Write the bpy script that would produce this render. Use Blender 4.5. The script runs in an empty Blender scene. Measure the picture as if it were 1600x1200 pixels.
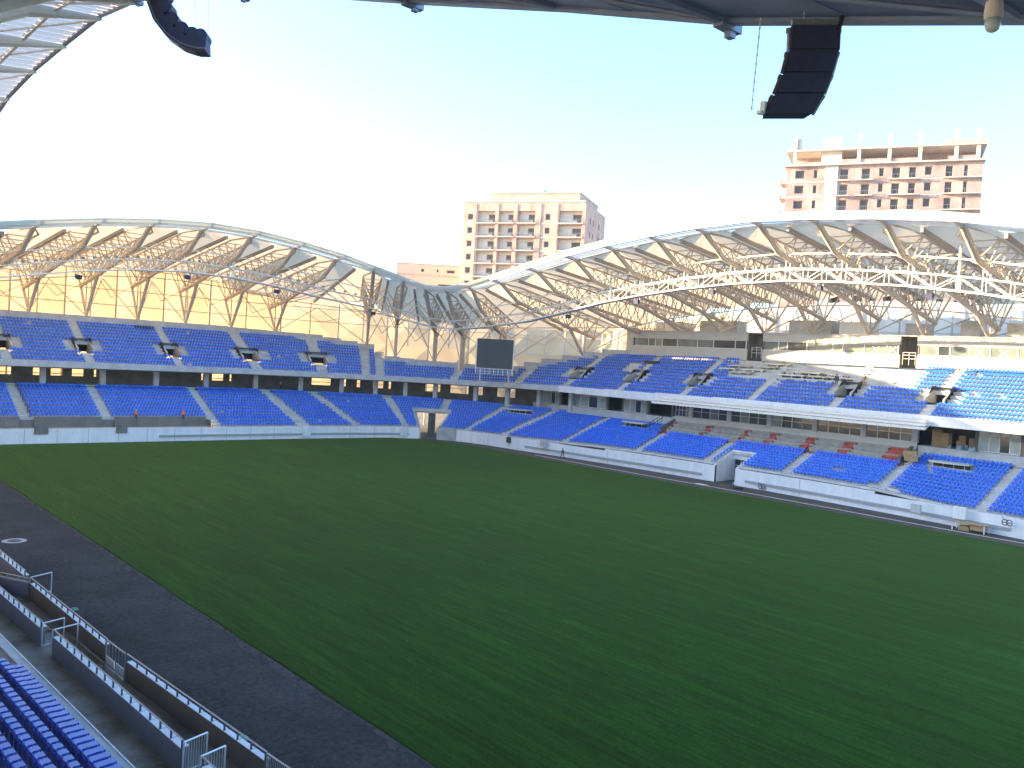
import bpy, bmesh, math, random
import numpy as np
from mathutils import Vector, Matrix
random.seed(7)
R = math.radians
SC = bpy.context.scene
COL = SC.collection

# ---------------------------------------------------------------- camera
def make_camera():
    yaw, pit, rol = R(42.05), R(-1.666), R(-3.436)
    cy, sy, cp, sp = math.cos(yaw), math.sin(yaw), math.cos(pit), math.sin(pit)
    fwd = Vector((sy*cp, cy*cp, sp)); right = Vector((cy, -sy, 0)); dn = fwd.cross(right)
    r2 = right*math.cos(rol) + dn*math.sin(rol); d2 = -right*math.sin(rol) + dn*math.cos(rol)
    m = Matrix((r2, -d2, -fwd)).transposed().to_4x4()
    m.translation = Vector((0, 0, 16))
    cd = bpy.data.cameras.new('camera'); co = bpy.data.objects.new('camera', cd); COL.objects.link(co)
    co.matrix_world = m
    cd.sensor_width = 36; cd.lens = 1330/1600*36; cd.clip_start = .1; cd.clip_end = 6000
    SC.camera = co
make_camera()

# ---------------------------------------------------------------- light
SUN_AZ, SUN_EL = R(-40), R(10.5)          # azimuth from +Y towards +X
W = bpy.data.worlds.new('World'); SC.world = W; W.use_nodes = True
nt = W.node_tree; nt.nodes.clear()
sky = nt.nodes.new('ShaderNodeTexSky'); sky.sky_type = 'NISHITA'; sky.sun_disc = False
sky.sun_elevation = SUN_EL; sky.sun_rotation = SUN_AZ; sky.air_density = 1.0; sky.dust_density = 1.0; sky.ozone_density = 3.5
bg = nt.nodes.new('ShaderNodeBackground'); bg.inputs['Strength'].default_value = .15
ow = nt.nodes.new('ShaderNodeOutputWorld')
nt.links.new(sky.outputs[0], bg.inputs[0]); nt.links.new(bg.outputs[0], ow.inputs[0])
sd = bpy.data.lights.new('sun', 'SUN'); so = bpy.data.objects.new('sun', sd); COL.objects.link(so)
sd.energy = 4.0; sd.angle = R(.5); sd.color = (1.0, .74, .43)
sdir = Vector((math.sin(SUN_AZ)*math.cos(SUN_EL), math.cos(SUN_AZ)*math.cos(SUN_EL), math.sin(SUN_EL)))
so.rotation_euler = (-sdir).to_track_quat('-Z', 'Y').to_euler()
so.location = (-60, 60, 80)
SC.view_settings.view_transform = 'Standard'
try: SC.view_settings.look = 'None'
except Exception: pass
SC.view_settings.gamma = 1; SC.view_settings.use_curve_mapping = False
SC.view_settings.exposure = 2.65
SC.render.engine = 'CYCLES'
SC.cycles.use_denoising = True
SC.cycles.max_bounces = 8; SC.cycles.transparent_max_bounces = 8

# ---------------------------------------------------------------- materials
def mat(name, col, rough=.7, metal=0, var=.12, scale=3., bump=0., trans=0., spec=.5, stretch=None, col2=None, coat=0., detail=5, fine=0.):
    m = bpy.data.materials.new(name); m.use_nodes = True
    n = m.node_tree.nodes; l = m.node_tree.links
    b = n['Principled BSDF']; out = n['Material Output']
    tc = n.new('ShaderNodeTexCoord'); mp = n.new('ShaderNodeMapping')
    geo = n.new('ShaderNodeNewGeometry')
    l.new(geo.outputs['Position'], mp.inputs[0])
    if stretch: mp.inputs['Scale'].default_value = stretch
    no = n.new('ShaderNodeTexNoise'); no.inputs['Scale'].default_value = scale; no.inputs['Detail'].default_value = detail
    l.new(mp.outputs[0], no.inputs['Vector'])
    rp = n.new('ShaderNodeValToRGB')
    c2 = col2 or [min(1, c*(1+var)) for c in col]; c1 = [c*(1-var) for c in col] if not col2 else col
    rp.color_ramp.elements[0].position = .32; rp.color_ramp.elements[1].position = .68
    rp.color_ramp.elements[0].color = (*c1, 1); rp.color_ramp.elements[1].color = (*c2, 1)
    l.new(no.outputs['Fac'], rp.inputs[0])
    src = rp.outputs[0]
    if fine > 0:
        n2 = n.new('ShaderNodeTexNoise'); n2.inputs['Scale'].default_value = scale*9; n2.inputs['Detail'].default_value = 4
        l.new(mp.outputs[0], n2.inputs['Vector'])
        mx = n.new('ShaderNodeMix'); mx.data_type = 'RGBA'; mx.blend_type = 'MULTIPLY'; mx.inputs[0].default_value = 1
        r2 = n.new('ShaderNodeValToRGB'); r2.color_ramp.elements[0].color = (1-fine,)*3+(1,); r2.color_ramp.elements[1].color = (1+0*fine,)*3+(1,)
        r2.color_ramp.elements[0].position = .3; r2.color_ramp.elements[1].position = .7
        l.new(n2.outputs['Fac'], r2.inputs[0]); l.new(src, mx.inputs[6]); l.new(r2.outputs[0], mx.inputs[7]); src = mx.outputs[2]
    l.new(src, b.inputs['Base Color'])
    b.inputs['Roughness'].default_value = rough; b.inputs['Metallic'].default_value = metal
    b.inputs['Specular IOR Level'].default_value = spec
    if coat: b.inputs['Coat Weight'].default_value = coat; b.inputs['Coat Roughness'].default_value = .15
    if bump:
        bp = n.new('ShaderNodeBump'); bp.inputs['Strength'].default_value = bump; bp.inputs['Distance'].default_value = .02
        l.new(no.outputs['Fac'], bp.inputs['Height']); l.new(bp.outputs[0], b.inputs['Normal'])
    if trans:
        t = n.new('ShaderNodeBsdfTranslucent'); l.new(src, t.inputs[0])
        ms = n.new('ShaderNodeMixShader'); ms.inputs[0].default_value = trans
        l.new(b.outputs[0], ms.inputs[1]); l.new(t.outputs[0], ms.inputs[2]); l.new(ms.outputs[0], out.inputs[0])
    return m

M = {}
M['grass'] = mat('grass_mat', (.0074, .049, .0034), .85, var=.3, scale=.8, stretch=(1, .10, 1), col2=(.0132, .082, .0062), spec=.03, fine=.45, bump=.5)
def layer(m, src, scale, stretch, lo, hi, p0, p1):
    n = m.node_tree.nodes; l = m.node_tree.links; geo = n.new('ShaderNodeNewGeometry')
    mp = n.new('ShaderNodeMapping'); mp.inputs['Scale'].default_value = stretch; l.new(geo.outputs['Position'], mp.inputs[0])
    no = n.new('ShaderNodeTexNoise'); no.inputs['Scale'].default_value = scale; no.inputs['Detail'].default_value = 6; l.new(mp.outputs[0], no.inputs[0])
    r = n.new('ShaderNodeValToRGB'); r.color_ramp.elements[0].position = p0; r.color_ramp.elements[1].position = p1
    r.color_ramp.elements[0].color = (*lo, 1); r.color_ramp.elements[1].color = (*hi, 1); l.new(no.outputs['Fac'], r.inputs[0])
    mx = n.new('ShaderNodeMix'); mx.data_type = 'RGBA'; mx.blend_type = 'MULTIPLY'; mx.inputs[0].default_value = 1
    l.new(src, mx.inputs[6]); l.new(r.outputs[0], mx.inputs[7]); return mx.outputs[2]
def layered(key, specs):
    m = M[key]; b = m.node_tree.nodes['Principled BSDF']; src = b.inputs['Base Color'].links[0].from_socket
    for sp in specs: src = layer(m, src, *sp)
    m.node_tree.links.new(src, b.inputs['Base Color']); return b
_b = layered('grass', [(4.2, (1, .035, 1), (.66, .70, .68), (1.26, 1.20, 1.16), .36, .66),      # narrow mowing and roll lines
                       (.03, (1, .8, 1), (.78, .82, .82), (1.24, 1.16, 1.12), .35, .68),       # broad worn and lush patches
                       (14, (1, .5, 1), (.55, .55, .55), (1.4, 1.4, 1.3), .3, .7)])           # tufts
_b.inputs['Sheen Weight'].default_value = .16; _b.inputs['Sheen Roughness'].default_value = .35; _b.inputs['Sheen Tint'].default_value = (.42, .66, .18, 1)
M['asphalt'] = mat('asphalt_mat', (.050, .049, .052), .9, var=.25, scale=.35, fine=.45, bump=.25, spec=.25)
layered('asphalt', [(.09, (1, .35, 1), (.72, .72, .74), (1.35, 1.3, 1.25), .36, .66), (5, (1, 1, 1), (.7, .7, .7), (1.5, 1.45, 1.4), .35, .75)])
M['dirt'] = mat('dirt_mat', (.075, .063, .055), .95, var=.4, scale=3, fine=.5, bump=.5)
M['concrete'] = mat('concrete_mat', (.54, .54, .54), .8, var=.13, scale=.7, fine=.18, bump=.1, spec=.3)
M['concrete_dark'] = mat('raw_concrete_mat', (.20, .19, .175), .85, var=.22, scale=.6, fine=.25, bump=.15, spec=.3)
M['concrete_wet'] = mat('damp_concrete_mat', (.10, .085, .065), .6, scale=.55, col2=(.30, .27, .23), fine=.25, spec=.4)
M['white'] = mat('white_paint_mat', (.78, .79, .81), .6, var=.07, scale=1.1, stretch=(1, 1, .22), fine=.10)
M['cream'] = mat('cream_render_mat', (.55, .53, .48), .75, var=.06, scale=.8)
M['steel'] = mat('beige_steel_mat', (.60, .51, .42), .5, var=.08, scale=1.5)
M['steel_white'] = mat('white_steel_mat', (.74, .73, .69), .45, var=.05, scale=2)
M['roof'] = mat('roof_membrane_mat', (.82, .67, .46), .7, var=.06, scale=.4, trans=.45)
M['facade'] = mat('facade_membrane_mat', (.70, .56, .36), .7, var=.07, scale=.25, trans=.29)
M['facade_pale'] = mat('pale_facade_membrane_mat', (.72, .68, .60), .7, var=.05, scale=.25, trans=.6)  # copy of the membrane with the lack of sun put into its paler colour
M['poly'] = mat('polycarbonate_mat', (.72, .78, .86), .3, var=.05, scale=6, stretch=(1, 1, 1), trans=.6)
M['edge_lilac'] = mat('lilac_grey_trim_mat', (.36, .36, .46), .5, var=.06, scale=2)
M['dusty'] = mat('dusty_floor_mat', (.42, .37, .32), .85, var=.18, scale=.8, fine=.2)
M['box_front'] = mat('grey_block_mat', (.36, .35, .31), .85, var=.2, scale=1.5, fine=.25)
M['poly_near'] = mat('near_glazing_mat', (.42, .50, .62), .3, var=.05, scale=6, trans=.30)
M['fascia'] = mat('fascia_mat', (.74, .71, .62), .45, var=.03, scale=1, trans=.45)
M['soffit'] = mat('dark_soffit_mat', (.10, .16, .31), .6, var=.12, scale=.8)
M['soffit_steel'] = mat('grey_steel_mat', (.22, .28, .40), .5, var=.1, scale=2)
M['seat'] = mat('blue_seat_mat', (.003, .15, .80), .42, var=.22, scale=1.7, spec=.28, coat=.08)
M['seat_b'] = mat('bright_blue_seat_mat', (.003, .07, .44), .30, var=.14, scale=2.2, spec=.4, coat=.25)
M['black'] = mat('black_mat', (.012, .013, .016), .55, var=.2, scale=4)
M['screen'] = mat('screen_mat', (.045, .055, .062), .35, var=.05, scale=3)
M['speaker'] = mat('speaker_mat', (.026, .036, .085), .6, var=.2, scale=6)
M['glass'] = mat('window_glass_mat', (.035, .045, .050), .08, var=.2, scale=.5, spec=.8)
M['glass_pale'] = mat('filmed_glass_mat', (.36, .44, .46), .25, var=.25, scale=.45, spec=.6)
M['glass_green'] = mat('green_glass_mat', (.10, .13, .125), .10, scale=.35, col2=(.24, .27, .25), spec=.7)
M['alu'] = mat('aluminium_mat', (.55, .56, .58), .4, metal=.4, var=.05, scale=2)
M['rail'] = mat('galvanised_rail_mat', (.30, .31, .32), .45, metal=.6, var=.1, scale=5)
M['rail_dark'] = mat('dark_rail_mat', (.05, .06, .075), .5, metal=.3, var=.1, scale=5)
M['carpet'] = mat('red_floor_mat', (.45, .10, .07), .8, var=.25, scale=1.1, fine=.2)
M['brick'] = mat('brick_mat', (.56, .38, .30), .9, var=.2, scale=.5, stretch=(1, 1, .5), fine=.22)
M['brick_pink'] = mat('pink_block_mat', (.42, .30, .27), .9, var=.28, scale=.30, stretch=(1, 1, .6), fine=.28)
M['frame_conc'] = mat('frame_concrete_mat', (.62, .54, .46), .85, var=.10, scale=.5)
M['render'] = mat('ochre_render_mat', (.60, .48, .35), .85, var=.05, scale=.3)
M['pane'] = mat('dark_opening_mat', (.045, .035, .035), .5, var=.3, scale=.6)
M['card'] = mat('cardboard_mat', (.40, .25, .13), .85, var=.1, scale=3)
M['orange'] = mat('orange_vest_mat', (.85, .16, .05), .7, var=.06, scale=6)
M['red_vest'] = mat('red_vest_mat', (.70, .06, .05), .7, var=.06, scale=6)
M['dark_cloth'] = mat('dark_cloth_mat', (.03, .035, .05), .85, var=.2, scale=7)
M['blue_cloth'] = mat('navy_cloth_mat', (.04, .05, .11), .85, var=.2, scale=7)
M['skin'] = mat('skin_mat', (.42, .26, .18), .6, var=.05, scale=8)
M['wood'] = mat('wood_mat', (.42, .27, .14), .7, var=.2, scale=2, stretch=(1, 6, 1))
M['green'] = mat('green_lid_mat', (.08, .30, .20), .6, var=.1, scale=6)
M['wall_blue_grey'] = mat('blue_grey_wall_mat', (.115, .125, .165), .7, var=.1, scale=.8, fine=.12)  # dark blue-grey base colour
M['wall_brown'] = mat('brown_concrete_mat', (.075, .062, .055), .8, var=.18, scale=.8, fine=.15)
M['blue_tarp'] = mat('tarp_mat', (.30, .38, .45), .6, var=.2, scale=2)

# ---------------------------------------------------------------- mesh helpers
def wl(o):
    v = Vector((0, 0, 0))
    while o: v = v + o.location; o = o.parent
    return v

class MB:
    def __init__(s): s.v = []; s.f = []
    def add(s, vs, fs):
        b = len(s.v); s.v += [tuple(v) for v in vs]; s.f += [tuple(b+i for i in f) for f in fs]; return s
    def quad(s, a, b, c, d): return s.add([a, b, c, d], [(0, 1, 2, 3)])
    def hexa(s, p):   # 0-3 bottom ccw, 4-7 top
        return s.add(p, [(3, 2, 1, 0), (4, 5, 6, 7), (0, 1, 5, 4), (1, 2, 6, 5), (2, 3, 7, 6), (3, 0, 4, 7)])
    def box(s, x0, x1, y0, y1, z0, z1):
        return s.hexa([(x0, y0, z0), (x1, y0, z0), (x1, y1, z0), (x0, y1, z0), (x0, y0, z1), (x1, y0, z1), (x1, y1, z1), (x0, y1, z1)])
    def beam(s, p0, p1, w, h, up=(0, 0, 1)):
        p0 = Vector(p0); p1 = Vector(p1); d = (p1-p0).normalized(); up = Vector(up)
        sd = d.cross(up)
        if sd.length < 1e-4: sd = d.cross(Vector((1, 0, 0)))
        sd.normalize(); u = sd.cross(d); a = sd*(w/2); b = u*(h/2)
        return s.hexa([p0-a-b, p0+a-b, p1+a-b, p1-a-b, p0-a+b, p0+a+b, p1+a+b, p1-a+b])
    def tube(s, p0, p1, r, n=6, r2=None):
        p0 = Vector(p0); p1 = Vector(p1); d = (p1-p0)
        if d.length < 1e-5: return s
        d.normalize(); q = d.cross(Vector((0, 0, 1)))
        if q.length < 1e-3: q = d.cross(Vector((1, 0, 0)))
        q.normalize(); w = d.cross(q); r2 = r if r2 is None else r2
        vs = []
        for p, rr in ((p0, r), (p1, r2)):
            for k in range(n):
                a = 2*math.pi*k/n; vs.append(p + q*(rr*math.cos(a)) + w*(rr*math.sin(a)))
        fs = [(k, (k+1) % n, n+(k+1) % n, n+k) for k in range(n)] + [tuple(range(n-1, -1, -1)), tuple(range(n, 2*n))]
        return s.add(vs, fs)
    def path(s, pts, r, n=6):
        for a, b in zip(pts, pts[1:]): s.tube(a, b, r, n)
        return s
    def prism(s, poly, z0, z1):
        n = len(poly); vs = [(x, y, z0) for x, y in poly] + [(x, y, z1) for x, y in poly]
        return s.add(vs, [tuple(range(n-1, -1, -1)), tuple(range(n, 2*n))] + [(k, (k+1) % n, n+(k+1) % n, n+k) for k in range(n)])
    def lathe(s, c, prof, n=12):
        c = Vector(c); vs = []
        for r, z in prof:
            for k in range(n):
                a = 2*math.pi*k/n; vs.append(c + Vector((r*math.cos(a), r*math.sin(a), z)))
        fs = []
        for j in range(len(prof)-1):
            for k in range(n): fs.append((j*n+k, j*n+(k+1) % n, (j+1)*n+(k+1) % n, (j+1)*n+k))
        fs += [tuple(range(n-1, -1, -1)), tuple(range((len(prof)-1)*n, len(prof)*n))]
        return s.add(vs, fs)
    def build(s, name, m, parent=None, loc=None, smooth=False):
        o0 = wl(parent) if parent else Vector(loc or (0, 0, 0))
        me = bpy.data.meshes.new(name)
        me.from_pydata([(x-o0.x, y-o0.y, z-o0.z) for x, y, z in s.v], [], s.f); me.update()
        bm = bmesh.new(); bm.from_mesh(me); bmesh.ops.recalc_face_normals(bm, faces=bm.faces); bm.to_mesh(me); bm.free()
        if smooth: me.polygons.foreach_set('use_smooth', [True]*len(me.polygons))
        me.materials.append(M[m] if isinstance(m, str) else m)
        o = bpy.data.objects.new(name, me); COL.objects.link(o)
        if parent: o.parent = parent
        else: o.location = o0
        return o

def tag(o, label=None, cat=None, group=None, kind=None):
    if label: o['label'] = label
    if cat: o['category'] = cat
    if group: o['group'] = group
    if kind: o['kind'] = kind
    return o
def thing(name, label, cat, loc=(0, 0, 0), group=None):
    o = bpy.data.objects.new(name, None); COL.objects.link(o); o.location = loc; o.empty_display_size = .3
    return tag(o, label, cat, group)
def copy_tree(o, parent=None):
    c = o.copy(); COL.objects.link(c)
    if parent: c.parent = parent
    for ch in list(o.children): copy_tree(ch, c)
    return c
ONES = ['', 'first', 'second', 'third', 'fourth', 'fifth', 'sixth', 'seventh', 'eighth', 'ninth', 'tenth', 'eleventh', 'twelfth', 'thirteenth', 'fourteenth', 'fifteenth', 'sixteenth', 'seventeenth', 'eighteenth', 'nineteenth']
TENS = ['', '', 'twent', 'thirt', 'fort', 'fift', 'sixt', 'sevent']
def ordinal(n):
    if n < 20: return ONES[n]
    return TENS[n//10]+('ieth' if n % 10 == 0 else 'y-'+ONES[n % 10])
def lerp(a, b, t): return a+(b-a)*t
def table(tab, x):
    if x <= tab[0][0]: return tab[0][1]
    for (x0, y0), (x1, y1) in zip(tab, tab[1:]):
        if x <= x1: return lerp(y0, y1, (x-x0)/(x1-x0))
    return tab[-1][1]

# ---------------------------------------------------------------- stadium plan
# u runs along the far goal end (u = X up to 68), round the corner (68..118) and along the opposite side (Y = 230-u)
U0, UC0, UC1, U1 = -14., 68., 118., 232.
def rbez(p0, c, p2, w, t):
    a, b, d = (1-t)**2, 2*w*t*(1-t), t*t; s = a+b+d
    return ((a*p0[0]+b*c[0]+d*p2[0])/s, (a*p0[1]+b*c[1]+d*p2[1])/s)
def xfront(Y): return 102.3 + 3.2*max(0, 1-((Y-70)/42)**2)
def curve(kind, u):
    t = (u-UC0)/(UC1-UC0); Y = 230-u
    if kind == 'lf': return (u, 134.6) if t <= 0 else rbez((68, 134.6), (101.5, 134), (102.3, 112), 1.8, t) if t < 1 else (xfront(Y), Y)
    if kind == 'lb': return (u, 147.) if t <= 0 else rbez((68, 147), (108, 143), (115.3, 112), .8, t) if t < 1 else (115.3, Y)
    if kind == 'uf': return (u, 144.) if t <= 0 else rbez((68, 144), (103, 140), (113, 112), 1., t) if t < 1 else (113., Y)
    if kind == 'ub': return (u, 156.6) if t <= 0 else rbez((68, 156.6), (116, 154), (125, 112), .9, t) if t < 1 else (125., Y)
    if kind == 'of': return (u, 168.) if t <= 0 else rbez((68, 168), (136, 166), (146, 112), .9, t) if t < 1 else (146., Y)
NR = 13
LZ0 = [(68, 2.15), (118, 2.15), (138, 2.75), (182, 2.75), (190, 2.15)]
LZ1 = [(60, 7.7), (93, 7.3), (118, 6.75), (240, 6.6)]
UZ0 = [(60, 11.0), (93, 10.85), (106, 10.9), (130, 11.15), (158, 11.45), (240, 11.45)]
UZ1 = [(60, 17.9), (93, 17.7), (118, 18.1), (150, 18.4), (240, 18.4)]
UM = [(68, 13), (78, 12.4), (85.5, 9.8), (86.6, 9.4), (87, 6.2), (92, 5.4), (104, 4.6), (107.5, 5), (119, 13)]   # rows kept in the upper tier
def P(tier, u, f, dz=0.):
    a = curve(tier+'f', u); b = curve(tier+'b', u)
    z0 = table(LZ0 if tier == 'l' else UZ0, u); z1 = table(LZ1 if tier == 'l' else UZ1, u)
    return Vector((lerp(a[0], b[0], f), lerp(a[1], b[1], f), lerp(z0, z1, f)+dz))
def stepP(tier, u, f, row, dz=0.):
    p = P(tier, u, f); p.z = P(tier, u, row/NR).z + dz; return p
def urange(a, b, extra=()):
    out = {a, b}
    x = a
    for e in extra:
        if a < e < b: out.add(e)
    us = sorted(out); res = []
    for x0, x1 in zip(us, us[1:]):
        inner = 2.5 if (x1 > UC0 and x0 < UC1) else 12.
        n = max(1, int(math.ceil((x1-x0)/inner)))
        res += [lerp(x0, x1, k/n) for k in range(n)]
    return res+[us[-1]]
L_AISLES = [17., 30., 41.3, 57.5, 70.3, 77., 87.6, 96.8, 106.9, 116.0, 129., 144., 156.7, 169.6, 183., 195., 207., 219.]
U_AISLES = [15., 29., 40.7, 54.8, 68.5, 77.5, 84.2, 86.3, 98.9, 110., 118.4, 131.8, 145.3, 158.1, 171.2, 183.9, 197., 210.]
GATE = (91.4, 98.2)          # corner opening in the lower tier (parameter u)
TUN = (158.6, 162.0)         # players' tunnel in the opposite stand
def vom(u0):                 # openings of the upper tier
    return (u0-1.3, u0+1.3)
VOM_ROWS = (4, 7)
U_VOMS = [29., 40.7, 54.8, 68.5, 77.5, 118.4, 131.8, 145.3, 171.2, 183.9, 197.]
SUITE = (142.2, 182.6)       # hospitality terrace of the opposite stand
# ---------------------------------------------------------------- setting
def sheet(name, poly, z, m):
    mb = MB(); mb.add([(x, y, z) for x, y in poly], [tuple(range(len(poly)))])
    return tag(mb.build(name, m), kind='structure')
g = MB(); n = 40
g.add([(1600*math.cos(2*math.pi*k/n), 1600*math.sin(2*math.pi*k/n), -.06) for k in range(n)], [tuple(range(n))])
tag(g.build('ground', mat('ground_mat', (.22, .19, .15), .95, var=.25, scale=.05, fine=.2)), kind='structure')
sheet('track', [(8, -16), (112, -16), (112, 140), (8, 140)], -.02, 'asphalt')
def pitch_sheet():
    mb = MB(); n = 60
    ys = [lerp(-5, 132.9, k/n) for k in range(n+1)]
    far = [(97.0 - max(0, (y-118)/15)**2*7.5, y) for y in ys]
    near = [(20.35+.05*math.sin(y*.7), y) for y in ys]
    vs = [(x, y, .05) for x, y in near]+[(x, y, .05) for x, y in far]+[(x, y, -.02) for x, y in near]+[(x, y, -.02) for x, y in far]
    k = n+1; fs = []
    for i in range(n): fs += [(i, k+i, k+i+1, i+1), (i, i+1, 2*k+i+1, 2*k+i), (k+i+1, k+i, 3*k+i, 3*k+i+1)]
    fs += [(n, k+n, 3*k+n, 2*k+n)]
    return tag(mb.add(vs, fs).build('pitch', 'grass'), kind='structure')
pitch_sheet()
def dirt_edge():
    mb = MB(); rnd = random.Random(3)
    ys = [k*.8 for k in range(-5, 166)]
    a = [(20.34, y, .004) for y in ys]; b = [(20.34-.12-.5*rnd.random()**2, y, -.012) for y in ys]
    for i in range(len(ys)-1): mb.quad(b[i], a[i], a[i+1], b[i+1])
    tag(mb.build('soil_strip', 'dirt'), kind='structure')
    mb = MB()
    for i in range(1400):
        y = rnd.uniform(10, 132); x = 20.3-abs(rnd.gauss(0, .35)); s = rnd.uniform(.015, .05)
        mb.tube((x, y, -.02), (x, y, -.02+s*1.2), s, 5, s*.6)
    tag(mb.build('rubble', 'dirt'), kind='stuff')
    # far side verge: brown gravel between turf and wall with a pale hose line
    mb = MB()
    for i in range(45):
        y0, y1 = lerp(-12, 126, i/45), lerp(-12, 126, (i+1)/45)
        mb.quad((97.1-max(0, (y0-118)/15)**2*7.5, y0, -.010), (110, y0, -.010), (110, y1, -.010), (97.1-max(0, (y1-118)/15)**2*7.5, y1, -.010))
    tag(mb.build('gravel_verge', mat('gravel_mat', (.085, .070, .060), .95, var=.25, scale=.5, fine=.4)), kind='structure')
    mb = MB(); pts = [(99.8+.25*math.sin(y*.13), y, .0) for y in range(28, 108, 4)]
    mb.path(pts, .05, 5); tag(mb.build('hose', 'cream'), 'long pale hose lying on the gravel beside the far touchline', 'hose')
dirt_edge()

# ---------------------------------------------------------------- terraces
S_END = thing('grandstand', 'two tier concrete stand with blue seats behind the far goal line', 'grandstand', (40, 150, 0))
S_COR = thing('grandstand', 'curved corner stand with a low upper tier behind the big dark screen', 'grandstand', (105, 140, 0))
S_OPP = thing('grandstand', 'two tier stand with glazed suites and press box along the far side', 'grandstand', (122, 60, 0))
SECT = ((U0, UC0, S_END), (UC0, UC1, S_COR), (UC1, U1, S_OPP))
def sect_of(u): return S_END if u < UC0 else S_COR if u < UC1 else S_OPP
def first_row(u): return 3 if u < 57.5 else 0
def terrace(tier, ua, ub, parent):
    mb = MB()
    cuts = []
    if tier == 'l': cuts = [(GATE, 0, 8), (TUN, 0, 5), (SUITE, 9, NR)]
    else: cuts = [(vom(v), *VOM_ROWS) for v in U_VOMS]
    ex = [e for c in cuts for e in c[0]] + ([57.5] if tier == 'l' else [86.6, 87.])
    us = urange(ua, ub, ex)
    for i in range(NR):
        for a, b in zip(us, us[1:]):
            m = (a+b)/2
            if any(c[0][0] < m < c[0][1] and c[1] <= i < c[2] for c in cuts): continue
            if tier == 'u' and i >= round(table(UM, m)): continue
            if tier == 'l' and i < first_row(m): continue
            fa = i/NR; fb = (i+1)/NR
            A, B = stepP(tier, a, fa, i), stepP(tier, b, fa, i); C, D = stepP(tier, b, fb, i), stepP(tier, a, fb, i)
            up = Vector((0, 0, P(tier, m, 1/NR).z-P(tier, m, 0).z))
            mb.quad(A, B, C, D); mb.quad(A-up, B-up, B, A)
    return mb.build('terrace', 'concrete', parent)
for ua, ub, par in SECT:
    terrace('l', ua, ub, par); terrace('u', ua, ub, par)

def strip_wall(ua, ub, fn, thick, zb, zt, parent, name, m, ex=(), skip=lambda u: False):
    """wall that follows fn(u) -> (x, y); zb, zt functions of u; thickness is added away from the pitch"""
    mb = MB(); us = urange(ua, ub, ex)
    for a, b in zip(us, us[1:]):
        mu = (a+b)/2
        if skip(mu):
            if mb.v: mb.build(name, m, parent); mb = MB()
            continue
        pa, pb = fn(a), fn(b); ta, tb = fn(a, thick), fn(b, thick)
        mb.hexa([(*pa, zb(mu)), (*pb, zb(mu)), (*tb, zb(mu)), (*ta, zb(mu)), (*pa, zt(mu)), (*pb, zt(mu)), (*tb, zt(mu)), (*ta, zt(mu))])
    return mb.build(name, m, parent)
def off(kind, d0=0.):
    back = {'l': ('lf', 'lb'), 'u': ('uf', 'ub')}
    def fn(u, d=0.):
        a = Vector(curve(back[kind][0], u)); b = Vector(curve(back[kind][1], u)); h = (b-a).normalized()
        q = a + h*(d0+d); return (q.x, q.y)
    return fn
for ua, ub, par in SECT:
    zt = lambda u: 2.05 if u < 57.5 else (2.35 if 138 < u < 182.5 else 2.05)
    strip_wall(ua, ub, off('l', -.45), .4, lambda u: -.05, zt, par, 'pitch_wall', 'white', [*GATE, *TUN, 57.5, 138, 182.5],
               lambda u: GATE[0] < u < GATE[1] or TUN[0] < u < TUN[1])
    # upper tier front
    strip_wall(ua, ub, off('u', -.35), .3, lambda u: table(UZ0, u)-.42-(.35 if u > 112 else 0)*min(1, (u-112)/20), lambda u: table(UZ0, u)+.55, par, 'parapet', 'white' if par is S_OPP else 'concrete')
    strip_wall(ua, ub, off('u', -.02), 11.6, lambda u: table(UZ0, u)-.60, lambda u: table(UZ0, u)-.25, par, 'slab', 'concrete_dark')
for u in [x*4.2 for x in range(5, 53)]:
    if GATE[0]-.5 < u < GATE[1]+.5 or TUN[0]-.5 < u < TUN[1]+.5 or 98 < u < 105: continue
    q0, q1 = off('l', -.462)(u-.03), off('l', -.462)(u+.03); zt = (2.35 if 138 < u < 182.5 else 2.05)
    mb = MB(); mb.quad((*q0, .02), (*q1, .02), (*q1, zt), (*q0, zt)); mb.build('wall_joint', 'rail', sect_of(u))
# ledge along the pitch wall
for a, b in ((48, 88), (121, 156.5), (163.8, 198.5)):
    strip_wall(a, b, off('l', -.62), .2, lambda u: .62, lambda u: .98, sect_of((a+b)/2), 'ledge', mat('ledge_mat', (.32, .34, .36), .7, var=.1))
# raised concrete front for the first blocks of the goal end, with gaps at the stairs
for a, b in ((U0, 29.3), (31.2, 40.3), (42.2, 56.3)):
    strip_wall(a, b, off('l', 2.15), .3, lambda u: 1.8, lambda u: 3.55, S_END, 'block_wall', 'concrete_dark')
strip_wall(U0, 56.6, off('l', -.05), 2.4, lambda u: 1.85, lambda u: 2.0, S_END, 'walkway', 'concrete')
for xa, xb in ((30.6, 32.4), (41.6, 43.2)): mb = MB(); mb.box(xa, xb, 133.95, 134.14, 1.35, 2.62); mb.build('gate_pier', 'concrete_dark', S_END)
strip_wall(U0, 57.4, off('l', 2.6), .3, lambda u: 0., lambda u: 3.1, S_END, 'light_stop_wall', 'concrete_dark')  # added to stop light from behind showing through the stair gaps

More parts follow.
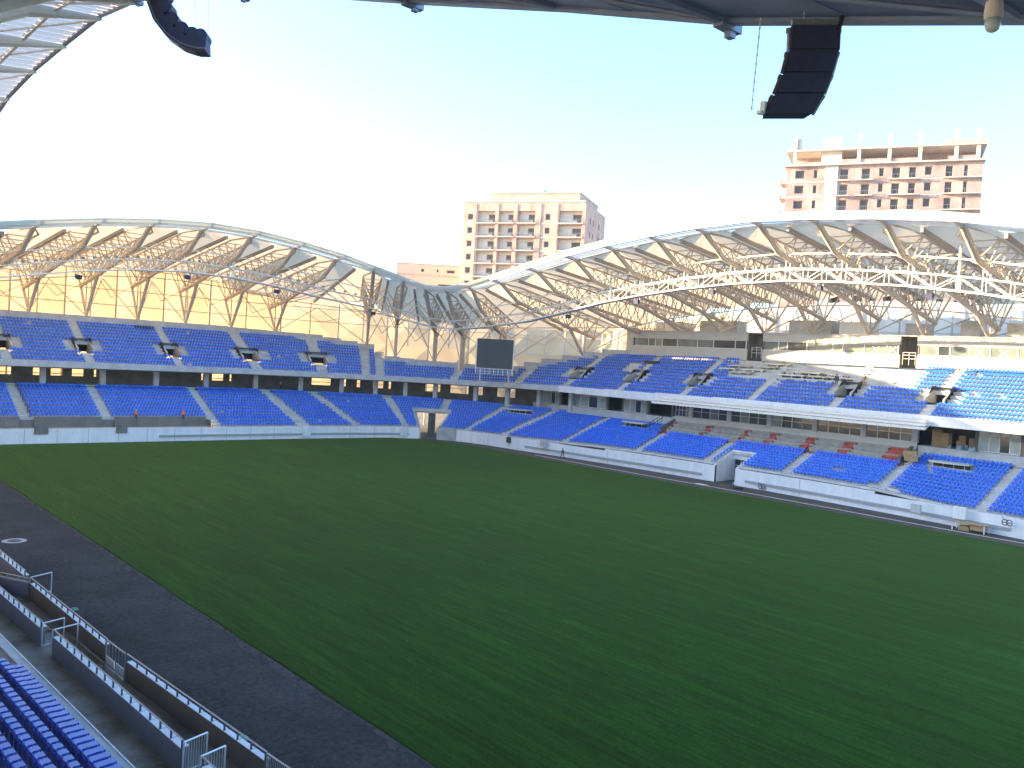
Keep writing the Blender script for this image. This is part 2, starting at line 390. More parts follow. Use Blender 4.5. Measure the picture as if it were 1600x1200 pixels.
# back parapets
def backf(u, d=0., kind='u'):
    m = min(NR, round(table(UM, u)))
    a = P('u', u, m/NR); h = Vector((*curve('ub', u), 0))-Vector((*curve('uf', u), 0)); h.normalize()
    q = a + h*(.15+d); return (q.x, q.y)
def backz(u): return P('u', u, min(NR, table(UM, u))/NR).z
strip_wall(U0, UC0, backf, .3, lambda u: backz(u)-1.2, lambda u: backz(u)+1.15, S_END, 'back_parapet', 'concrete')
strip_wall(UC0, UC1, backf, .3, lambda u: backz(u)-2, lambda u: backz(u)+1.1, S_COR, 'back_parapet', 'concrete', [85.6, 87., 98.4, 99.4], lambda u: 85.8 < u < 87 or 98.4 < u < 99.4)
strip_wall(UC1, 124, backf, .3, lambda u: backz(u)-2, lambda u: backz(u)+.9, S_OPP, 'back_parapet', 'concrete')
# concourse: floor, rear wall with openings, columns
for ua, ub, par in SECT:
    bk = lambda u, d=0.: tuple(Vector(curve('lb', u)) + (Vector(curve('of', u))-Vector(curve('lb', u))).normalized()*d)
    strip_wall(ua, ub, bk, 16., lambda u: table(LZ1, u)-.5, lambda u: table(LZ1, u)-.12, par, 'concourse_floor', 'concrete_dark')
    # plinth that closes the last terrace step
    strip_wall(ua, ub, bk, .25, lambda u: table(LZ1, u)-.4, lambda u: table(LZ1, u)+.12, par, 'kerb', 'concrete', [*SUITE], lambda u: SUITE[0] < u < SUITE[1])
def bkline(d0):
    def fn(u, d=0.):
        a = Vector(curve('lb', u)); b = Vector(curve('of', u)); h = (b-a).normalized(); q = a+h*(d0+d); return (q.x, q.y)
    return fn
WINS = [(26, 28), (29, 31.5), (34.6, 36.2), (37.2, 39), (40.4, 42.2), (43.8, 44.2), (45, 45.4), (62.2, 63), (64.2, 66.4), (67.6, 70), (77.3, 79.6), (81, 81.5), (82.9, 83.3), (85, 86.3), (87, 87.3), (89, 89.3), (91.9, 94), (95.4, 98), (98.8, 100.1), (102.2, 105)]
rear = MB(); cu = U0
def rear_wall(ua, ub, par):
    ws = [w for w in WINS if ua <= w[0] < ub]; x = ua
    mb = MB()
    def seg(a, b, z0, z1):
        us = urange(a, b)
        for p, q in zip(us, us[1:]):
            f = bkline(7.0); A, B, C, D = f(p), f(q), f(q, .25), f(p, .25)
            lo, hi = table(LZ1, p)-.12+z0, table(LZ1, p)-.12+z1
            mb.hexa([(*A, lo), (*B, lo), (*C, lo), (*D, lo), (*A, hi), (*B, hi), (*C, hi), (*D, hi)])
    for a, b in ws:
        if a > x: seg(x, a, 0, 3.3)
        seg(a, b, 0, 1.25); seg(a, b, 3.0, 3.3); x = b
    if x < ub: seg(x, ub, 0, 3.3)
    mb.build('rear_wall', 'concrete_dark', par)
rear_wall(U0, UC0, S_END); rear_wall(UC0, UC1, S_COR); rear_wall(UC1, U1, S_OPP)
COLU = [17, 25.7, 34.5, 43.3, 51.8, 60.4, 69.2, 75.5, 81.2, 86.0, 90.3, 94.7, 101.0, 106.3, 112, 118.5]
for u in COLU:
    f = bkline(.5); x, y = f(u); z = table(LZ1, u)-.12
    a = math.atan2(*(Vector(f(u, 1))-Vector(f(u))).yx)
    mb = MB(); c, s = math.cos(a), math.sin(a)
    pts = [(x+c*dx-s*dy, y+s*dx+c*dy) for dx, dy in ((-.35, -.4), (.35, -.4), (.35, .4), (-.35, .4))]
    mb.prism(pts, z, table(UZ0, u)-.58); mb.build('column', 'concrete', sect_of(u))

# stairs: two half steps on every terrace row
def stairs(tier, u, r0, r1, half, parent):
    mb = MB()
    for i in range(r0, r1):
        up = P(tier, u, 1/NR).z-P(tier, u, 0).z
        for k, fr in ((0, .5),):
            A = stepP(tier, u-half, (i+fr)/NR, i); B = stepP(tier, u+half, (i+fr)/NR, i); C = stepP(tier, u+half, (i+1)/NR, i); D = stepP(tier, u-half, (i+1)/NR, i)
            h = Vector((0, 0, up*.5)); mb.hexa([A, B, C, D, A+h, B+h, C+h, D+h])
    if mb.v: mb.build('stair', 'concrete', parent)
for u in L_AISLES:
    r1 = 9 if SUITE[0]+1 < u < SUITE[1]-1 else NR
    r0 = 8 if GATE[0] < u < GATE[1] else first_row(u)
    stairs('l', u, r0, r1, .6, sect_of(u))
for u in U_AISLES:
    if u in U_VOMS: stairs('u', u, 0, 4, .7, sect_of(u)); stairs('u', u, 7, round(table(UM, u)), .6, sect_of(u))
    else: stairs('u', u, 0, round(table(UM, u)), .6, sect_of(u))

# vomitories of the upper tier: side walls, lintel, dark passage
def vomitory(u0):
    a, b = vom(u0); par = sect_of(u0); mb = MB(); r0, r1 = VOM_ROWS
    up = P('u', u0, 1/NR).z-P('u', u0, 0).z
    zf = P('u', u0, r0/NR).z
    def pt(u, row, z): q = P('u', u, row/NR); return Vector((q.x, q.y, z))
    du = .18
    for s in (a, b-du):
        vs = [pt(s, r0-.1, zf-.3), pt(s+du, r0-.1, zf-.3), pt(s+du, r1+.9, zf-.3), pt(s, r1+.9, zf-.3),
              pt(s, r0-.1, zf+.55), pt(s+du, r0-.1, zf+.55), pt(s+du, r1+.9, zf+up*3+.45), pt(s, r1+.9, zf+up*3+.45)]
        mb.hexa(vs)
    zb = zf+2.05
    mb.hexa([pt(a, r1-.6, zb), pt(b, r1-.6, zb), pt(b, r1+.2, zb), pt(a, r1+.2, zb), pt(a, r1-.6, zf+up*3+.45), pt(b, r1-.6, zf+up*3+.45), pt(b, r1+.2, zf+up*3+.45), pt(a, r1+.2, zf+up*3+.45)])
    v = mb.build('vomitory', 'concrete', par)
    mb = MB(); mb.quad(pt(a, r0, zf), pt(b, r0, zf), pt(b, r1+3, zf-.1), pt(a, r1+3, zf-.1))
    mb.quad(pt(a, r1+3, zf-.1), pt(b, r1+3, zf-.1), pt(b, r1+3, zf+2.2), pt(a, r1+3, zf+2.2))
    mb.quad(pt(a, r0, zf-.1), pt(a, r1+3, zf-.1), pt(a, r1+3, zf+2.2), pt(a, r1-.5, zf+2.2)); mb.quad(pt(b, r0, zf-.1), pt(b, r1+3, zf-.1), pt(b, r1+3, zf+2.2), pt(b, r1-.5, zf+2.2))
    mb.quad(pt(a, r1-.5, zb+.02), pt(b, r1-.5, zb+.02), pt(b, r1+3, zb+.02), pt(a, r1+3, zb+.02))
    mb.build('passage', 'wall_brown', v)  # shade inside the opening is put into this dark colour
for u in U_VOMS: vomitory(u)

# gate in the corner of the lower tier
def corner_gate():
    mb = MB(); a, b = GATE
    def pt(u, d, z): q = off('l', d)(u); return Vector((q[0], q[1], z))
    wall_t = .35
    for s, e in ((a, a+.5), (b-.5, b)):
        vs = [pt(s, -.45, 0), pt(e, -.45, 0), pt(e, 8, 0), pt(s, 8, 0), pt(s, -.45, 2.1), pt(e, -.45, 2.1), pt(e, 6.2, 5.6), pt(s, 6.2, 5.6)]
        mb.hexa(vs)
    vs = [pt(a, 4.6, 4.6), pt(b, 4.6, 4.6), pt(b, 6, 4.6), pt(a, 6, 4.6), pt(a, 4.6, 5.5), pt(b, 4.6, 5.5), pt(b, 6, 5.5), pt(a, 6, 5.5)]
    mb.hexa(vs)
    g = mb.build('gateway', 'concrete', S_COR)
    mb = MB(); m0 = 94.0
    mb.hexa([pt(m0, 6, 0), pt(m0+1., 6, 0), pt(m0+1., 7, 0), pt(m0, 7, 0), pt(m0, 6, 4.6), pt(m0+1., 6, 4.6), pt(m0+1., 7, 4.6), pt(m0, 7, 4.6)])
    mb.build('pier', 'concrete_dark', g)
    mb = MB()
    mb.quad(pt(a+.3, -.5, 0), pt(b-.3, -.5, 0), pt(b-.3, 26, .0), pt(a+.3, 26, .0)); mb.build('ramp', 'concrete_dark', g)
    mb = MB(); us = urange(98.4, 104.6)
    f = off('l', -.75)
    for p, q in zip(us, us[1:]):
        A, B, C, D = f(p), f(q), f(q, .25), f(p, .25)
        mb.hexa([(*A, 0), (*B, 0), (*C, 0), (*D, 0), (*A, 2.25), (*B, 2.25), (*C, 2.25), (*D, 2.25)])
    mb.build('grey_board', mat('board_mat', (.36, .38, .37), .7, var=.2, scale=.6), S_COR)
corner_gate()

# players' tunnel
def tunnel():
    ya, yb = 230-TUN[0], 230-TUN[1]        # 71.4 .. 68
    mb = MB()
    for y0, y1 in ((ya, ya+.3), (yb-.3, yb)):
        xf = xfront((y0+y1)/2)-.45
        mb.hexa([(xf, y0, 0), (xf, y1, 0), (xf+5.2, y1, 0), (xf+5.2, y0, 0), (xf, y0, 2.4), (xf, y1, 2.4), (xf+5.2, y1, 4.55), (xf+5.2, y0, 4.55)][0:4][::1] +
                [(xf, y0, 2.4), (xf, y1, 2.4), (xf+5.2, y1, 4.55), (xf+5.2, y0, 4.55)])
    xf = xfront(69.7)-.45
    mb.box(xf+4.6, xf+5.3, yb-.3, ya+.3, 3.2, 4.56)
    t = mb.build('tunnel', 'white', S_OPP)
    mb = MB(); mb.box(xf+5.0, xf+5.05, yb, ya, 0, 3.2); mb.build('door', 'black', t)
    mb = MB()
    for k in range(4): y = lerp(yb+.05, ya-.05, k/3); mb.box(xf+4.9, xf+5.0, y-.05, y+.05, 0, 3.2)
    mb.box(xf+4.9, xf+5.0, yb, ya, 2.2, 2.3); mb.box(xf+4.9, xf+5.0, yb, ya, 3.1, 3.2); mb.build('door_frame', 'alu', t)
    mb = MB(); mb.beam((xf+.4, yb+.5, .02), (xf+4.4, yb+.9, 2.2), .08, .08); mb.build('prop', 'steel_white', t)
tunnel()

# suites of the opposite stand
def yq(mb, x, y0, y1, z0, z1, t=.06): mb.box(x, x+t, min(y0, y1), max(y0, y1), z0, z1)
def suites():
    # glazed front behind the hospitality terrace
    X = 116.2; zb, zt = 8.1, 10.85
    y = 47.6; k = 0
    while y < 87.4:
        w = 3.0+.25*((k*37) % 5)/5
        mb = MB(); mb.box(X-.25, X+.35, y, y+.75, zb, zt); mb.build('pier', 'concrete', S_OPP)
        y0 = y+.75; y1 = min(y+.75+w*2.1, 87.4)
        n = 4
        fr = MB()
        for j in range(n+1):
            yy = lerp(y0, y1, j/n); fr.box(X-.05, X+.08, yy-.05, yy+.05, zb, zt)
        fr.box(X-.05, X+.08, y0, y1, zb, zb+.12); fr.box(X-.05, X+.08, y0, y1, 9.2, 9.27)
        f = fr.build('window_frame', 'alu', S_OPP)
        for j in range(n):
            a, b = lerp(y0, y1, j/n)+.05, lerp(y0, y1, (j+1)/n)-.05
            p = MB(); p.box(X+.0, X+.03, a, b, zb+.12, zt); p.build('pane', 'glass_green' if (k+j) % 5 == 0 else 'glass', f)
        y = y1; k += 1
    # suites to the left of the terrace and to the right
    spans = [(88.6, 94.0, 'open'), (94.0, 99.6, 'glass'), (99.6, 103.4, 'open'), (103.4, 112.6, 'glass'), (112.6, 115.4, 'open'), (115.4, 120.6, 'glass'), (35.3, 40.6, 'glass'), (40.6, 46.6, 'open'), (29.4, 35.3, 'open'), (23, 29.4, 'glass')]
    X = 117.0
    for a, b, kd in spans:
        z0 = 7.85; z1 = 10.5
        mb = MB(); mb.box(X-.15, X+.3, a-.22, a+.22, z0, z1); mb.build('pier', 'concrete_dark', S_OPP)
        if kd == 'open':
            mb = MB(); mb.box(X+3.5, X+3.6, a, b, z0, z1); mb.build('recess', 'black', S_OPP)  # black sheet stands in for the shade inside an open suite
            mb = MB(); mb.box(X+.2, X+3.5, a+.2, a+.3, z0, z1); mb.build('partition', 'concrete_dark', S_OPP); continue
        n = 4; fr = MB()
        for j in range(n+1): yy = lerp(a+.25, b-.25, j/n); fr.box(X-.05, X+.1, yy-.06, yy+.06, z0, z1)
        fr.box(X-.05, X+.1, a+.25, b-.25, z0, z0+.12); fr.box(X-.05, X+.1, a+.25, b-.25, z1-.5, z1)
        f = fr.build('window_frame', 'steel_white', S_OPP)
        for j in range(n):
            p = MB(); p.box(X, X+.03, lerp(a+.25, b-.25, j/n)+.06, lerp(a+.25, b-.25, (j+1)/n)-.06, z0+.12, z1-.5); p.build('pane', 'glass' if j == 1 else 'glass_pale', f)
    for a, b in ((18, 47.4), (87.8, 122)):
        mb = MB(); mb.box(115.9, 116.2, a, b, 6.2, 7.85); mb.box(116.2, 121, a, b, 7.6, 7.83); mb.build('suite_ledge', 'concrete', S_OPP)
    mb = MB(); mb.box(120.8, 121, 18, 122, 6.2, 10.6); mb.build('inner_wall', 'black', S_OPP)
    # red hospitality terrace: three broad steps with concrete box fronts
    x0 = P('l', 165, 9/NR).x; z0 = P('l', 165, 9/NR).z
    st = MB(); ya, yb = 47.6, 87.8
    for k in range(3): st.box(x0+k*1.75-.1*(k > 0), 116.4, ya, yb, z0-.7+k*.95, z0-.05+k*.95)
    st.build('hospitality_terrace', 'dusty', S_OPP)
    mb = MB(); mb.box(x0-.12, x0-.003, ya, yb, z0-.45, z0+.02); mb.build('red_edge', 'carpet', S_OPP)
    ys = [(80.3, 86.6), (73.2, 79.3), (68.8, 72.4), (62.9, 67.5), (57.2, 61.4), (50.9, 55.6)]
    for k, (a, b) in enumerate(ys):
        for lv in range(2):
            xx = x0+.75+lv*1.75; zz = z0-.05+lv*.95
            fm = MB(); fm.box(xx, xx+.14, a+.075, b-.075, zz, zz+.62); fm.box(xx, xx+1.0, a-.07, a+.07, zz, zz+.7); fm.box(xx, xx+1.0, b-.07, b+.07, zz, zz+.7)
            fm.build('box_front', 'box_front', S_OPP)
        mb = MB()
        for lv in range(2): mb.box(x0+1.0+lv*1.75, x0+2.2+lv*1.75, a+.1, b-.1, z0-.05+lv*.95, z0+.06+lv*.95)
        mb.build('box_floor', 'dusty', S_OPP)
    mb = MB(); mb.box(115.95, 116.15, ya, yb, z0+1.5, 8.1); mb.build('sill_wall', 'cream', S_OPP)
    gaps = [(86.6, 87.3), (79.3, 80.3), (72.4, 73.2), (67.5, 68.8), (61.4, 62.9), (55.6, 57.2), (48.5, 50.9)]
    for a, b in gaps:
        for k in range(6):
            mb = MB(); mb.box(x0+.2+k*.6, x0+.2+(k+1)*.6, a, b, z0-.04+.0*k, z0+.10+k*.33); mb.build('red_stair', 'carpet', S_OPP)
    for a in (87.4, 48.2):
        mb = MB(); mb.hexa([(x0-.1, a-.2, z0-.4), (116.3, a-.2, z0-.4), (116.3, a+.2, z0-.4), (x0-.1, a+.2, z0-.4), (x0-.1, a-.2, z0+.7), (116.3, a-.2, z0+2.3), (116.3, a+.2, z0+2.3), (x0-.1, a+.2, z0+.7)])
        mb.build('flank_wall', 'concrete_dark', S_OPP)
    # slatted white canopy
    c = thing('canopy', 'long white slatted canopy over the hospitality terrace below the upper tier', 'canopy', (112, 66, 10.6))
    for k in range(3):
        xx = 110+k*.8; z = 10.22+k*.42
        mb = MB(); mb.hexa([(xx, 44.3+k*.3, z), (xx+.5, 44.3+k*.3, z+.12), (xx+.5, 87.8-k*.3, z+.12), (xx, 87.8-k*.3, z), (xx, 44.3+k*.3, z+.24), (xx+.5, 44.3+k*.3, z+.36), (xx+.5, 87.8-k*.3, z+.36), (xx, 87.8-k*.3, z+.24)]); mb.build('slat', 'steel_white', c)
    mb = MB(); y = 44.6
    while y < 87.7: mb.beam((110.6, y, 10.2), (112.7, y, 11.2), .08, .10); y += 5.37
    mb.build('bracket', 'steel_white', c)
suites()

# press box
def press_box():
    X = 125.3; z0 = 18.2; zw0, zw1, z1 = 20.05, 21.5, 22.75; Y0, Y1 = -12, 106.9
    doors = [(77.5, 80.4), (52.4, 54.8), (26, 28.4)]
    solid = []; y = Y0
    for a, b in sorted(doors): solid.append((y, a)); y = b
    solid.append((y, Y1))
    mb = MB()
    for a, b in solid:
        mb.box(X, X+.3, a, b, z0, zw0); mb.box(X, X+.3, a, b, zw1, z1)
    mb.box(X, X+.3, Y1-1.6, Y1, zw0, zw1); mb.box(X+.3, X+14, Y1-.3, Y1, 16, z1)
    mb.build('press_wall', 'cream', S_OPP)
    mb = MB(); mb.box(X-.25, X+14, Y0, Y1+.1, z1, z1+.12); mb.build('press_roof', 'cream', S_OPP)
    mb = MB()
    for a, b in doors:
        mb = MB(); mb.box(X+.3, X+2.6, a-.2, a, z0, z1); mb.box(X+.3, X+2.6, b, b+.2, z0, z1); mb.box(X+2.6, X+2.7, a-.2, b+.2, z0, z1); mb.build('lobby', 'concrete_dark', S_OPP)
    rnd = random.Random(5)
    for a, b in solid:
        y = b-.3 if b < Y1 else b-1.9
        while y > a+.6:
            w = rnd.choice((1.6, 2.6, 3.4, 3.4, 4.4)); ya = max(a+.3, y-w)
            fr = MB(); fr.box(X+.05, X+.2, ya-.07, ya+.07, zw0, zw1); fr.box(X+.05, X+.2, ya, y, zw0, zw0+.08); fr.box(X+.05, X+.2, ya, y, zw1-.06, zw1)
            f = fr.build('window_frame', 'steel_white', S_OPP)
            p = MB(); p.box(X+.12, X+.15, ya+.07, y-.07, zw0+.08, zw1-.06); p.build('pane', rnd.choice(('glass', 'glass_green', 'glass_green', 'glass_green')), f)
            if abs(ya+w/2-57.3) < 1.7 or abs(ya+w/2-42.2) < 2:
                cy = (ya+y)/2; t = MB(); t.beam((X+.1, cy-.5, 20.3), (X+.1, cy+.5, 21.2), .12, .02, (1, 0, 0)); t.beam((X+.1, cy+.5, 20.3), (X+.095, cy-.5, 21.2), .12, .02, (1, 0, 0)); t.build('tape_cross', 'steel_white', f)
            y = ya
    mb = MB(); mb.box(X+4, X+4.1, Y0, Y1, z0, z1); mb.build('rear_wall', 'concrete_dark', S_OPP)
    for a, b in doors:
        r = MB()
        for z in (19.5, 20.0, 20.4): r.tube((X-.1, a+.1, z), (X-.1, a+1.9, z), .04, 5)
        for y in (a+.1, a+1., a+1.9): r.tube((X-.1, y, 18.6), (X-.1, y, 20.4), .04, 5)
        r.build('guard_rail', 'steel_white', S_OPP)
    # plant rooms on its roof
    rnd = random.Random(9)
    for k, (x, y, w, d, h) in enumerate(((131, 100, 4, 6, 1.8), (132, 90, 3, 8, 2.2), (131, 71.5, 3.4, 7.5, 2.3), (131, 64, 3, 5, 2.1), (132, 55, 3, 3, 2), (131, 47, 2.6, 2.6, 2.4), (131, 40, 3, 4.4, 2.1), (131, 30, 3, 6, 2))):
        t = MB(); t.box(x-w/2, x+w/2, y-d/2, y+d/2, 22.87, 22.87+h); t.box(x-w/2-.1, x+w/2+.1, y-d/2-.1, y+d/2+.1, 22.87+h, 22.95+h)
        tag(t.build('plant_unit', 'concrete' if k % 3 else 'steel_white', loc=(x, y, 22.87)), 'pale plant housing on the press box roof, %s from the left' % ordinal(k+1), 'plant unit', 'plant housings on the press box roof')
press_box()
# ---------------------------------------------------------------- roofs
RF_END = thing('stadium_roof', 'arched cream membrane roof on lattice trusses over the stand behind the far goal', 'roof', (50, 158, 19))
RF_OPP = thing('stadium_roof', 'arched cream membrane roof on lattice trusses over the stand along the far side', 'roof', (126, 60, 23))
RF_NEAR = thing('stadium_roof', 'dark soffited near roof overhead with a glazed front edge curving away at top left', 'roof', (0, 40, 20))
M['rafter'] = mat('grey_rafter_mat', (.30, .27, .25), .6, var=.1, scale=1.5)
# trusses: (base x, y, z, node x, y, z, kind)
TR = []
for bx, n in ((8.5, (13.5, 121.5, 27.6)), (17, (21, 122.2, 28.6)), (25.7, (28, 123.2, 30.1)), (34.5, (36.2, 125.8, 31.8)), (43.3, (44.4, 128, 33.1)), (51.8, (52.3, 128.2, 33.75)), (60.4, (60.3, 128.6, 33.7)), (69.2, (68.5, 129.4, 33.1)), (78, (76.7, 130, 32.1)), (86.3, (82.8, 130.2, 30.9))):
    if bx > 80:
        q = backf(84.6, .15); TR.append((q[0], q[1], backz(84.6)+1.1, *n, 'end'))
    else: TR.append((bx, 158.05 if bx < 75 else 157.4, backz(bx)+1.15, *n, 'end'))
for u, n in ((88.6, (86.9, 126.6, 29.2)), (94.5, (88.7, 123.3, 28.0)), (98.8, (90.6, 119.6, 27.7)), (105., (92.5, 116., 28.4))):
    q = backf(u, .15); TR.append((q[0], q[1], backz(u)+1.0, *n, 'cor'))
q = backf(115.5, .15); TR.append((q[0], q[1], backz(115.5)+.9, 94.4, 112.5, 29.7, 'opp'))
for y, n in ((104, (94.6, 104, 31.4)), (95.3, (94.6, 95.3, 33.0)), (86.7, (93.9, 86.7, 34.0)), (78, (93.5, 78, 34.8)), (69.3, (92.5, 69.3, 35.2)), (60.2, (91.6, 60.2, 35.3)), (51.9, (90.6, 51.9, 34.8)), (43.3, (89.6, 43.3, 34.0)), (34.6, (87.9, 34.6, 32.8)), (26, (87, 26, 31.2)), (17, (86.5, 17, 29.5)), (8, (86.5, 8, 28))):
    TR.append((126.2, y, 22.87, *n, 'opp'))
N_END = 10
class Truss:
    def __init__(s, t):
        s.b = Vector(t[0:3]); s.n = Vector(t[3:6]); s.kind = t[6]
        h = Vector((s.b.x-s.n.x, s.b.y-s.n.y, 0)); s.L = h.length; s.h = h.normalized(); s.sd = Vector((-s.h.y, s.h.x, 0))
        s.sl = .19 if s.kind == 'cor' else .16 if (s.kind == 'opp' and s.b.z < 20) or (s.kind == 'end' and s.b.x > 76) else .13 if s.kind == 'end' else .12
        s.zv = s.n.z - {'end': 7.3, 'opp': 8.3, 'cor': 6.6}[s.kind]
        if s.kind == 'opp' and s.b.z < 20: s.zv = s.n.z-7
    def p(s, d, z, lat=0.): q = s.n + s.h*d + s.sd*lat; return Vector((q.x, q.y, z))
    def top(s, d): return s.n.z-.30-s.sl*max(0, d-3.4)
    def bot(s, d):
        k = (8., s.n.z-3.4); v = (s.L-4.6, s.zv); e = (s.L+3.6, s.zv-1.5)
        return table([k, v, e], d)
TRS = [Truss(t) for t in TR]
def build_truss(t, i, roof):
    m = 'steel'
    bc = MB(); ds = [8, 14, 20, t.L-4.6, t.L+3.6]
    bc.path([t.p(0, t.n.z-.1), t.p(3.5, t.n.z-.55)], .26, 8); bc.path([t.p(3.5, t.n.z-.55), t.p(8, t.n.z-3.4)], .36, 8)
    bc.path([t.p(d, t.bot(d)) for d in ds], .34, 8)
    tr = bc.build('roof_truss', m, roof, smooth=False)
    lat = 1.7 if t.kind != 'cor' else .9
    tc = MB()
    dmax = t.L+9
    for s in (-1, 1): tc.tube(t.p(3.4, t.top(3.4)-.2, 0), t.p(7, t.top(7)-.2, s*lat), .15, 6); tc.tube(t.p(7, t.top(7)-.2, s*lat), t.p(dmax, t.top(dmax)-.2, s*lat), .17, 6)
    tc.build('top_chord', m, tr)
    n = max(3, int((t.L-4)/2.7)); dd = [lerp(8, t.L+3.4, k/n) for k in range(n+1)]
    for k, d in enumerate(dd):
        w = MB()
        for s in (-1, 1):
            if k: w.tube(t.p(d, t.bot(d)), t.p(d-1.35, t.top(d-1.35)-.2, s*lat), .095, 5)
            if k < n: w.tube(t.p(d, t.bot(d)), t.p(d+1.35, t.top(d+1.35)-.2, s*lat), .095, 5)
        d2 = d-1.35
        if k: w.tube(t.p(d2, t.top(d2)-.2, -lat), t.p(d2, t.top(d2)-.2, lat), .08, 5)
        w.build('web_member', m, tr)
    lg = MB()
    if t.kind == 'cor':
        for d in (0, 2.6): lg.tube(t.p(t.L+d, t.b.z-1.5), t.p(t.L+d, t.bot(t.L+d)-.1), .26, 8)
        lg.build('column', m, tr)
    else:
        lg.tube(t.p(t.L, t.b.z), t.p(t.L-4.6, t.bot(t.L-4.6)), .25, 8, .34)
        lg.build('raking_leg', m, tr)
        lg = MB(); lg.tube(t.p(t.L, t.b.z), t.p(t.L+3.6, t.bot(t.L+3.6)), .2, 8, .26); lg.tube(t.p(t.L+3.6, t.bot(t.L+3.6)), t.p(t.L+8.6, t.top(t.L+8.6)-.2), .16, 6); lg.build('raking_leg', m, tr)
        lg = MB(); lg.tube(t.p(t.L+.5, t.b.z), t.p(t.L+.5, t.bot(t.L+.5)), .11, 6); lg.build('post', m, tr)
    return tr
def bay(a, b, roof, end):
    """roof skin, rafter, ties, fascia and glazing between two trusses"""
    la = 1.7 if a.kind != 'cor' else .9; lb = 1.7 if b.kind != 'cor' else .9
    # lateral sign: a's side towards b
    sa = 1 if (b.n-a.n).dot(a.sd) > 0 else -1; sb = -1 if (b.n-a.n).dot(b.sd) > 0 else 1
    st = [3.4, 9, 16, 24, 32, 40, 46]
    def da(t, d): return 3.4+(d-3.4)*(t.L+11-3.4)/(46-3.4)
    def ea(t, d, lat): dd = da(t, d); k = min(1, (d-3.4)/4); return t.p(dd, t.top(dd)+.02, lat*k)
    def mid(d):
        q = (ea(a, d, 0)+ea(b, d, 0))/2; q.z -= .55; return q
    for t, e0, s, l in ((a, ea, sa, la), (b, ea, sb, lb)):
        mb = MB()
        for d0, d1 in zip(st, st[1:]): mb.quad(e0(t, d0, s*l), e0(t, d1, s*l), mid(d1), mid(d0))
        mb.build('roof_panel', 'roof', roof)
    mb = MB()
    for d0, d1 in zip(st, st[1:]): mb.quad(ea(a, d0, sa*la), ea(a, d1, sa*la), ea(a, d1, -sa*la), ea(a, d0, -sa*la))
    mb.build('roof_panel', 'roof', roof)
    mb = MB(); mb.beam(mid(3.4)-Vector((0, 0, .3)), mid(44)-Vector((0, 0, .3)), .32, .5); mb.build('rafter', 'rafter', roof)
    for d in (11, 17, 23, 29):
        g = MB(); r_ = mid(d+1.2); r_.z -= .5
        for t in (a, b): g.tube(t.p(d, t.bot(d)), r_, .085, 5)
        g.build('strut', 'steel', roof)
    f = MB(); up = Vector((0, 0, 1))
    A, B = a.n, b.n; ha, hb = a.h*.35, b.h*.35
    f.hexa([A-up*.32, B-up*.32, B+hb-up*.32, A+ha-up*.32, A+up*.32, B+up*.32, B+hb+up*.32, A+ha+up*.32])
    f.hexa([A-up*.58+ha*.6, B-up*.58+hb*.6, B+hb-up*.58, A+ha-up*.58, A-up*.34+ha*.6, B-up*.34+hb*.6, B+hb-up*.34, A+ha-up*.34])
    A2, B2 = A-a.h*.22, B-b.h*.22
    f.beam(A2+up*.08, B2+up*.08, .10, .18)
    fo = f.build('fascia', 'fascia', roof)
    g = MB()
    for k in range(4):
        d0, d1 = lerp(.4, 3.4, k/4)+.03, lerp(.4, 3.4, (k+1)/4)-.03
        g.quad(a.p(d0, a.n.z-.05-.07*d0), b.p(d0, b.n.z-.05-.07*d0), b.p(d1, b.n.z-.05-.07*d1), a.p(d1, a.n.z-.05-.07*d1))
    g.build('skylight', 'poly', roof)
    g = MB()
    for d in (1.15, 1.9, 2.65): g.beam(a.p(d, a.n.z-.14-.07*d), b.p(d, b.n.z-.14-.07*d), .09, .12)
    g.beam(a.p(3.5, a.n.z-.5), b.p(3.5, b.n.z-.5), .28, .34)
    g.build('purlin', 'steel_white', roof)
    g = MB(); g.tube(a.p(8.6, a.bot(8.6)+.1), b.p(8.6, b.bot(8.6)+.1), .10, 6); g.build('tie', 'steel_white', roof)
    g = MB(); g.tube(a.p(a.L-4.6, a.zv), b.p(b.L-4.6, b.zv), .10, 6); g.build('tie', 'steel', roof)
    # bracing from the feet to the tie at mid bay
    m1 = (a.p(a.L+1, lerp(a.b.z, a.zv, .5))+b.p(b.L+1, lerp(b.b.z, b.zv, .5)))/2; m2 = (a.p(a.L+6, a.zv)+b.p(b.L+6, b.zv))/2
    g = MB(); g.tube(a.p(a.L, a.b.z), m2, .10, 6); g.tube(b.p(b.L, b.b.z), m2, .10, 6); g.build('brace', 'steel', roof)
    g = MB(); g.tube(a.p(a.L-4.6, a.zv), m1+Vector((0, 0, 0)), .06, 5); g.tube(b.p(b.L-4.6, b.zv), m1, .06, 5); g.build('brace', 'steel', roof)
for i, t in enumerate(TRS):
    build_truss(t, i, RF_END if i < N_END+2 else RF_OPP)
for i in range(len(TRS)-1): bay(TRS[i], TRS[i+1], RF_END if i < N_END+1 else RF_OPP, i)

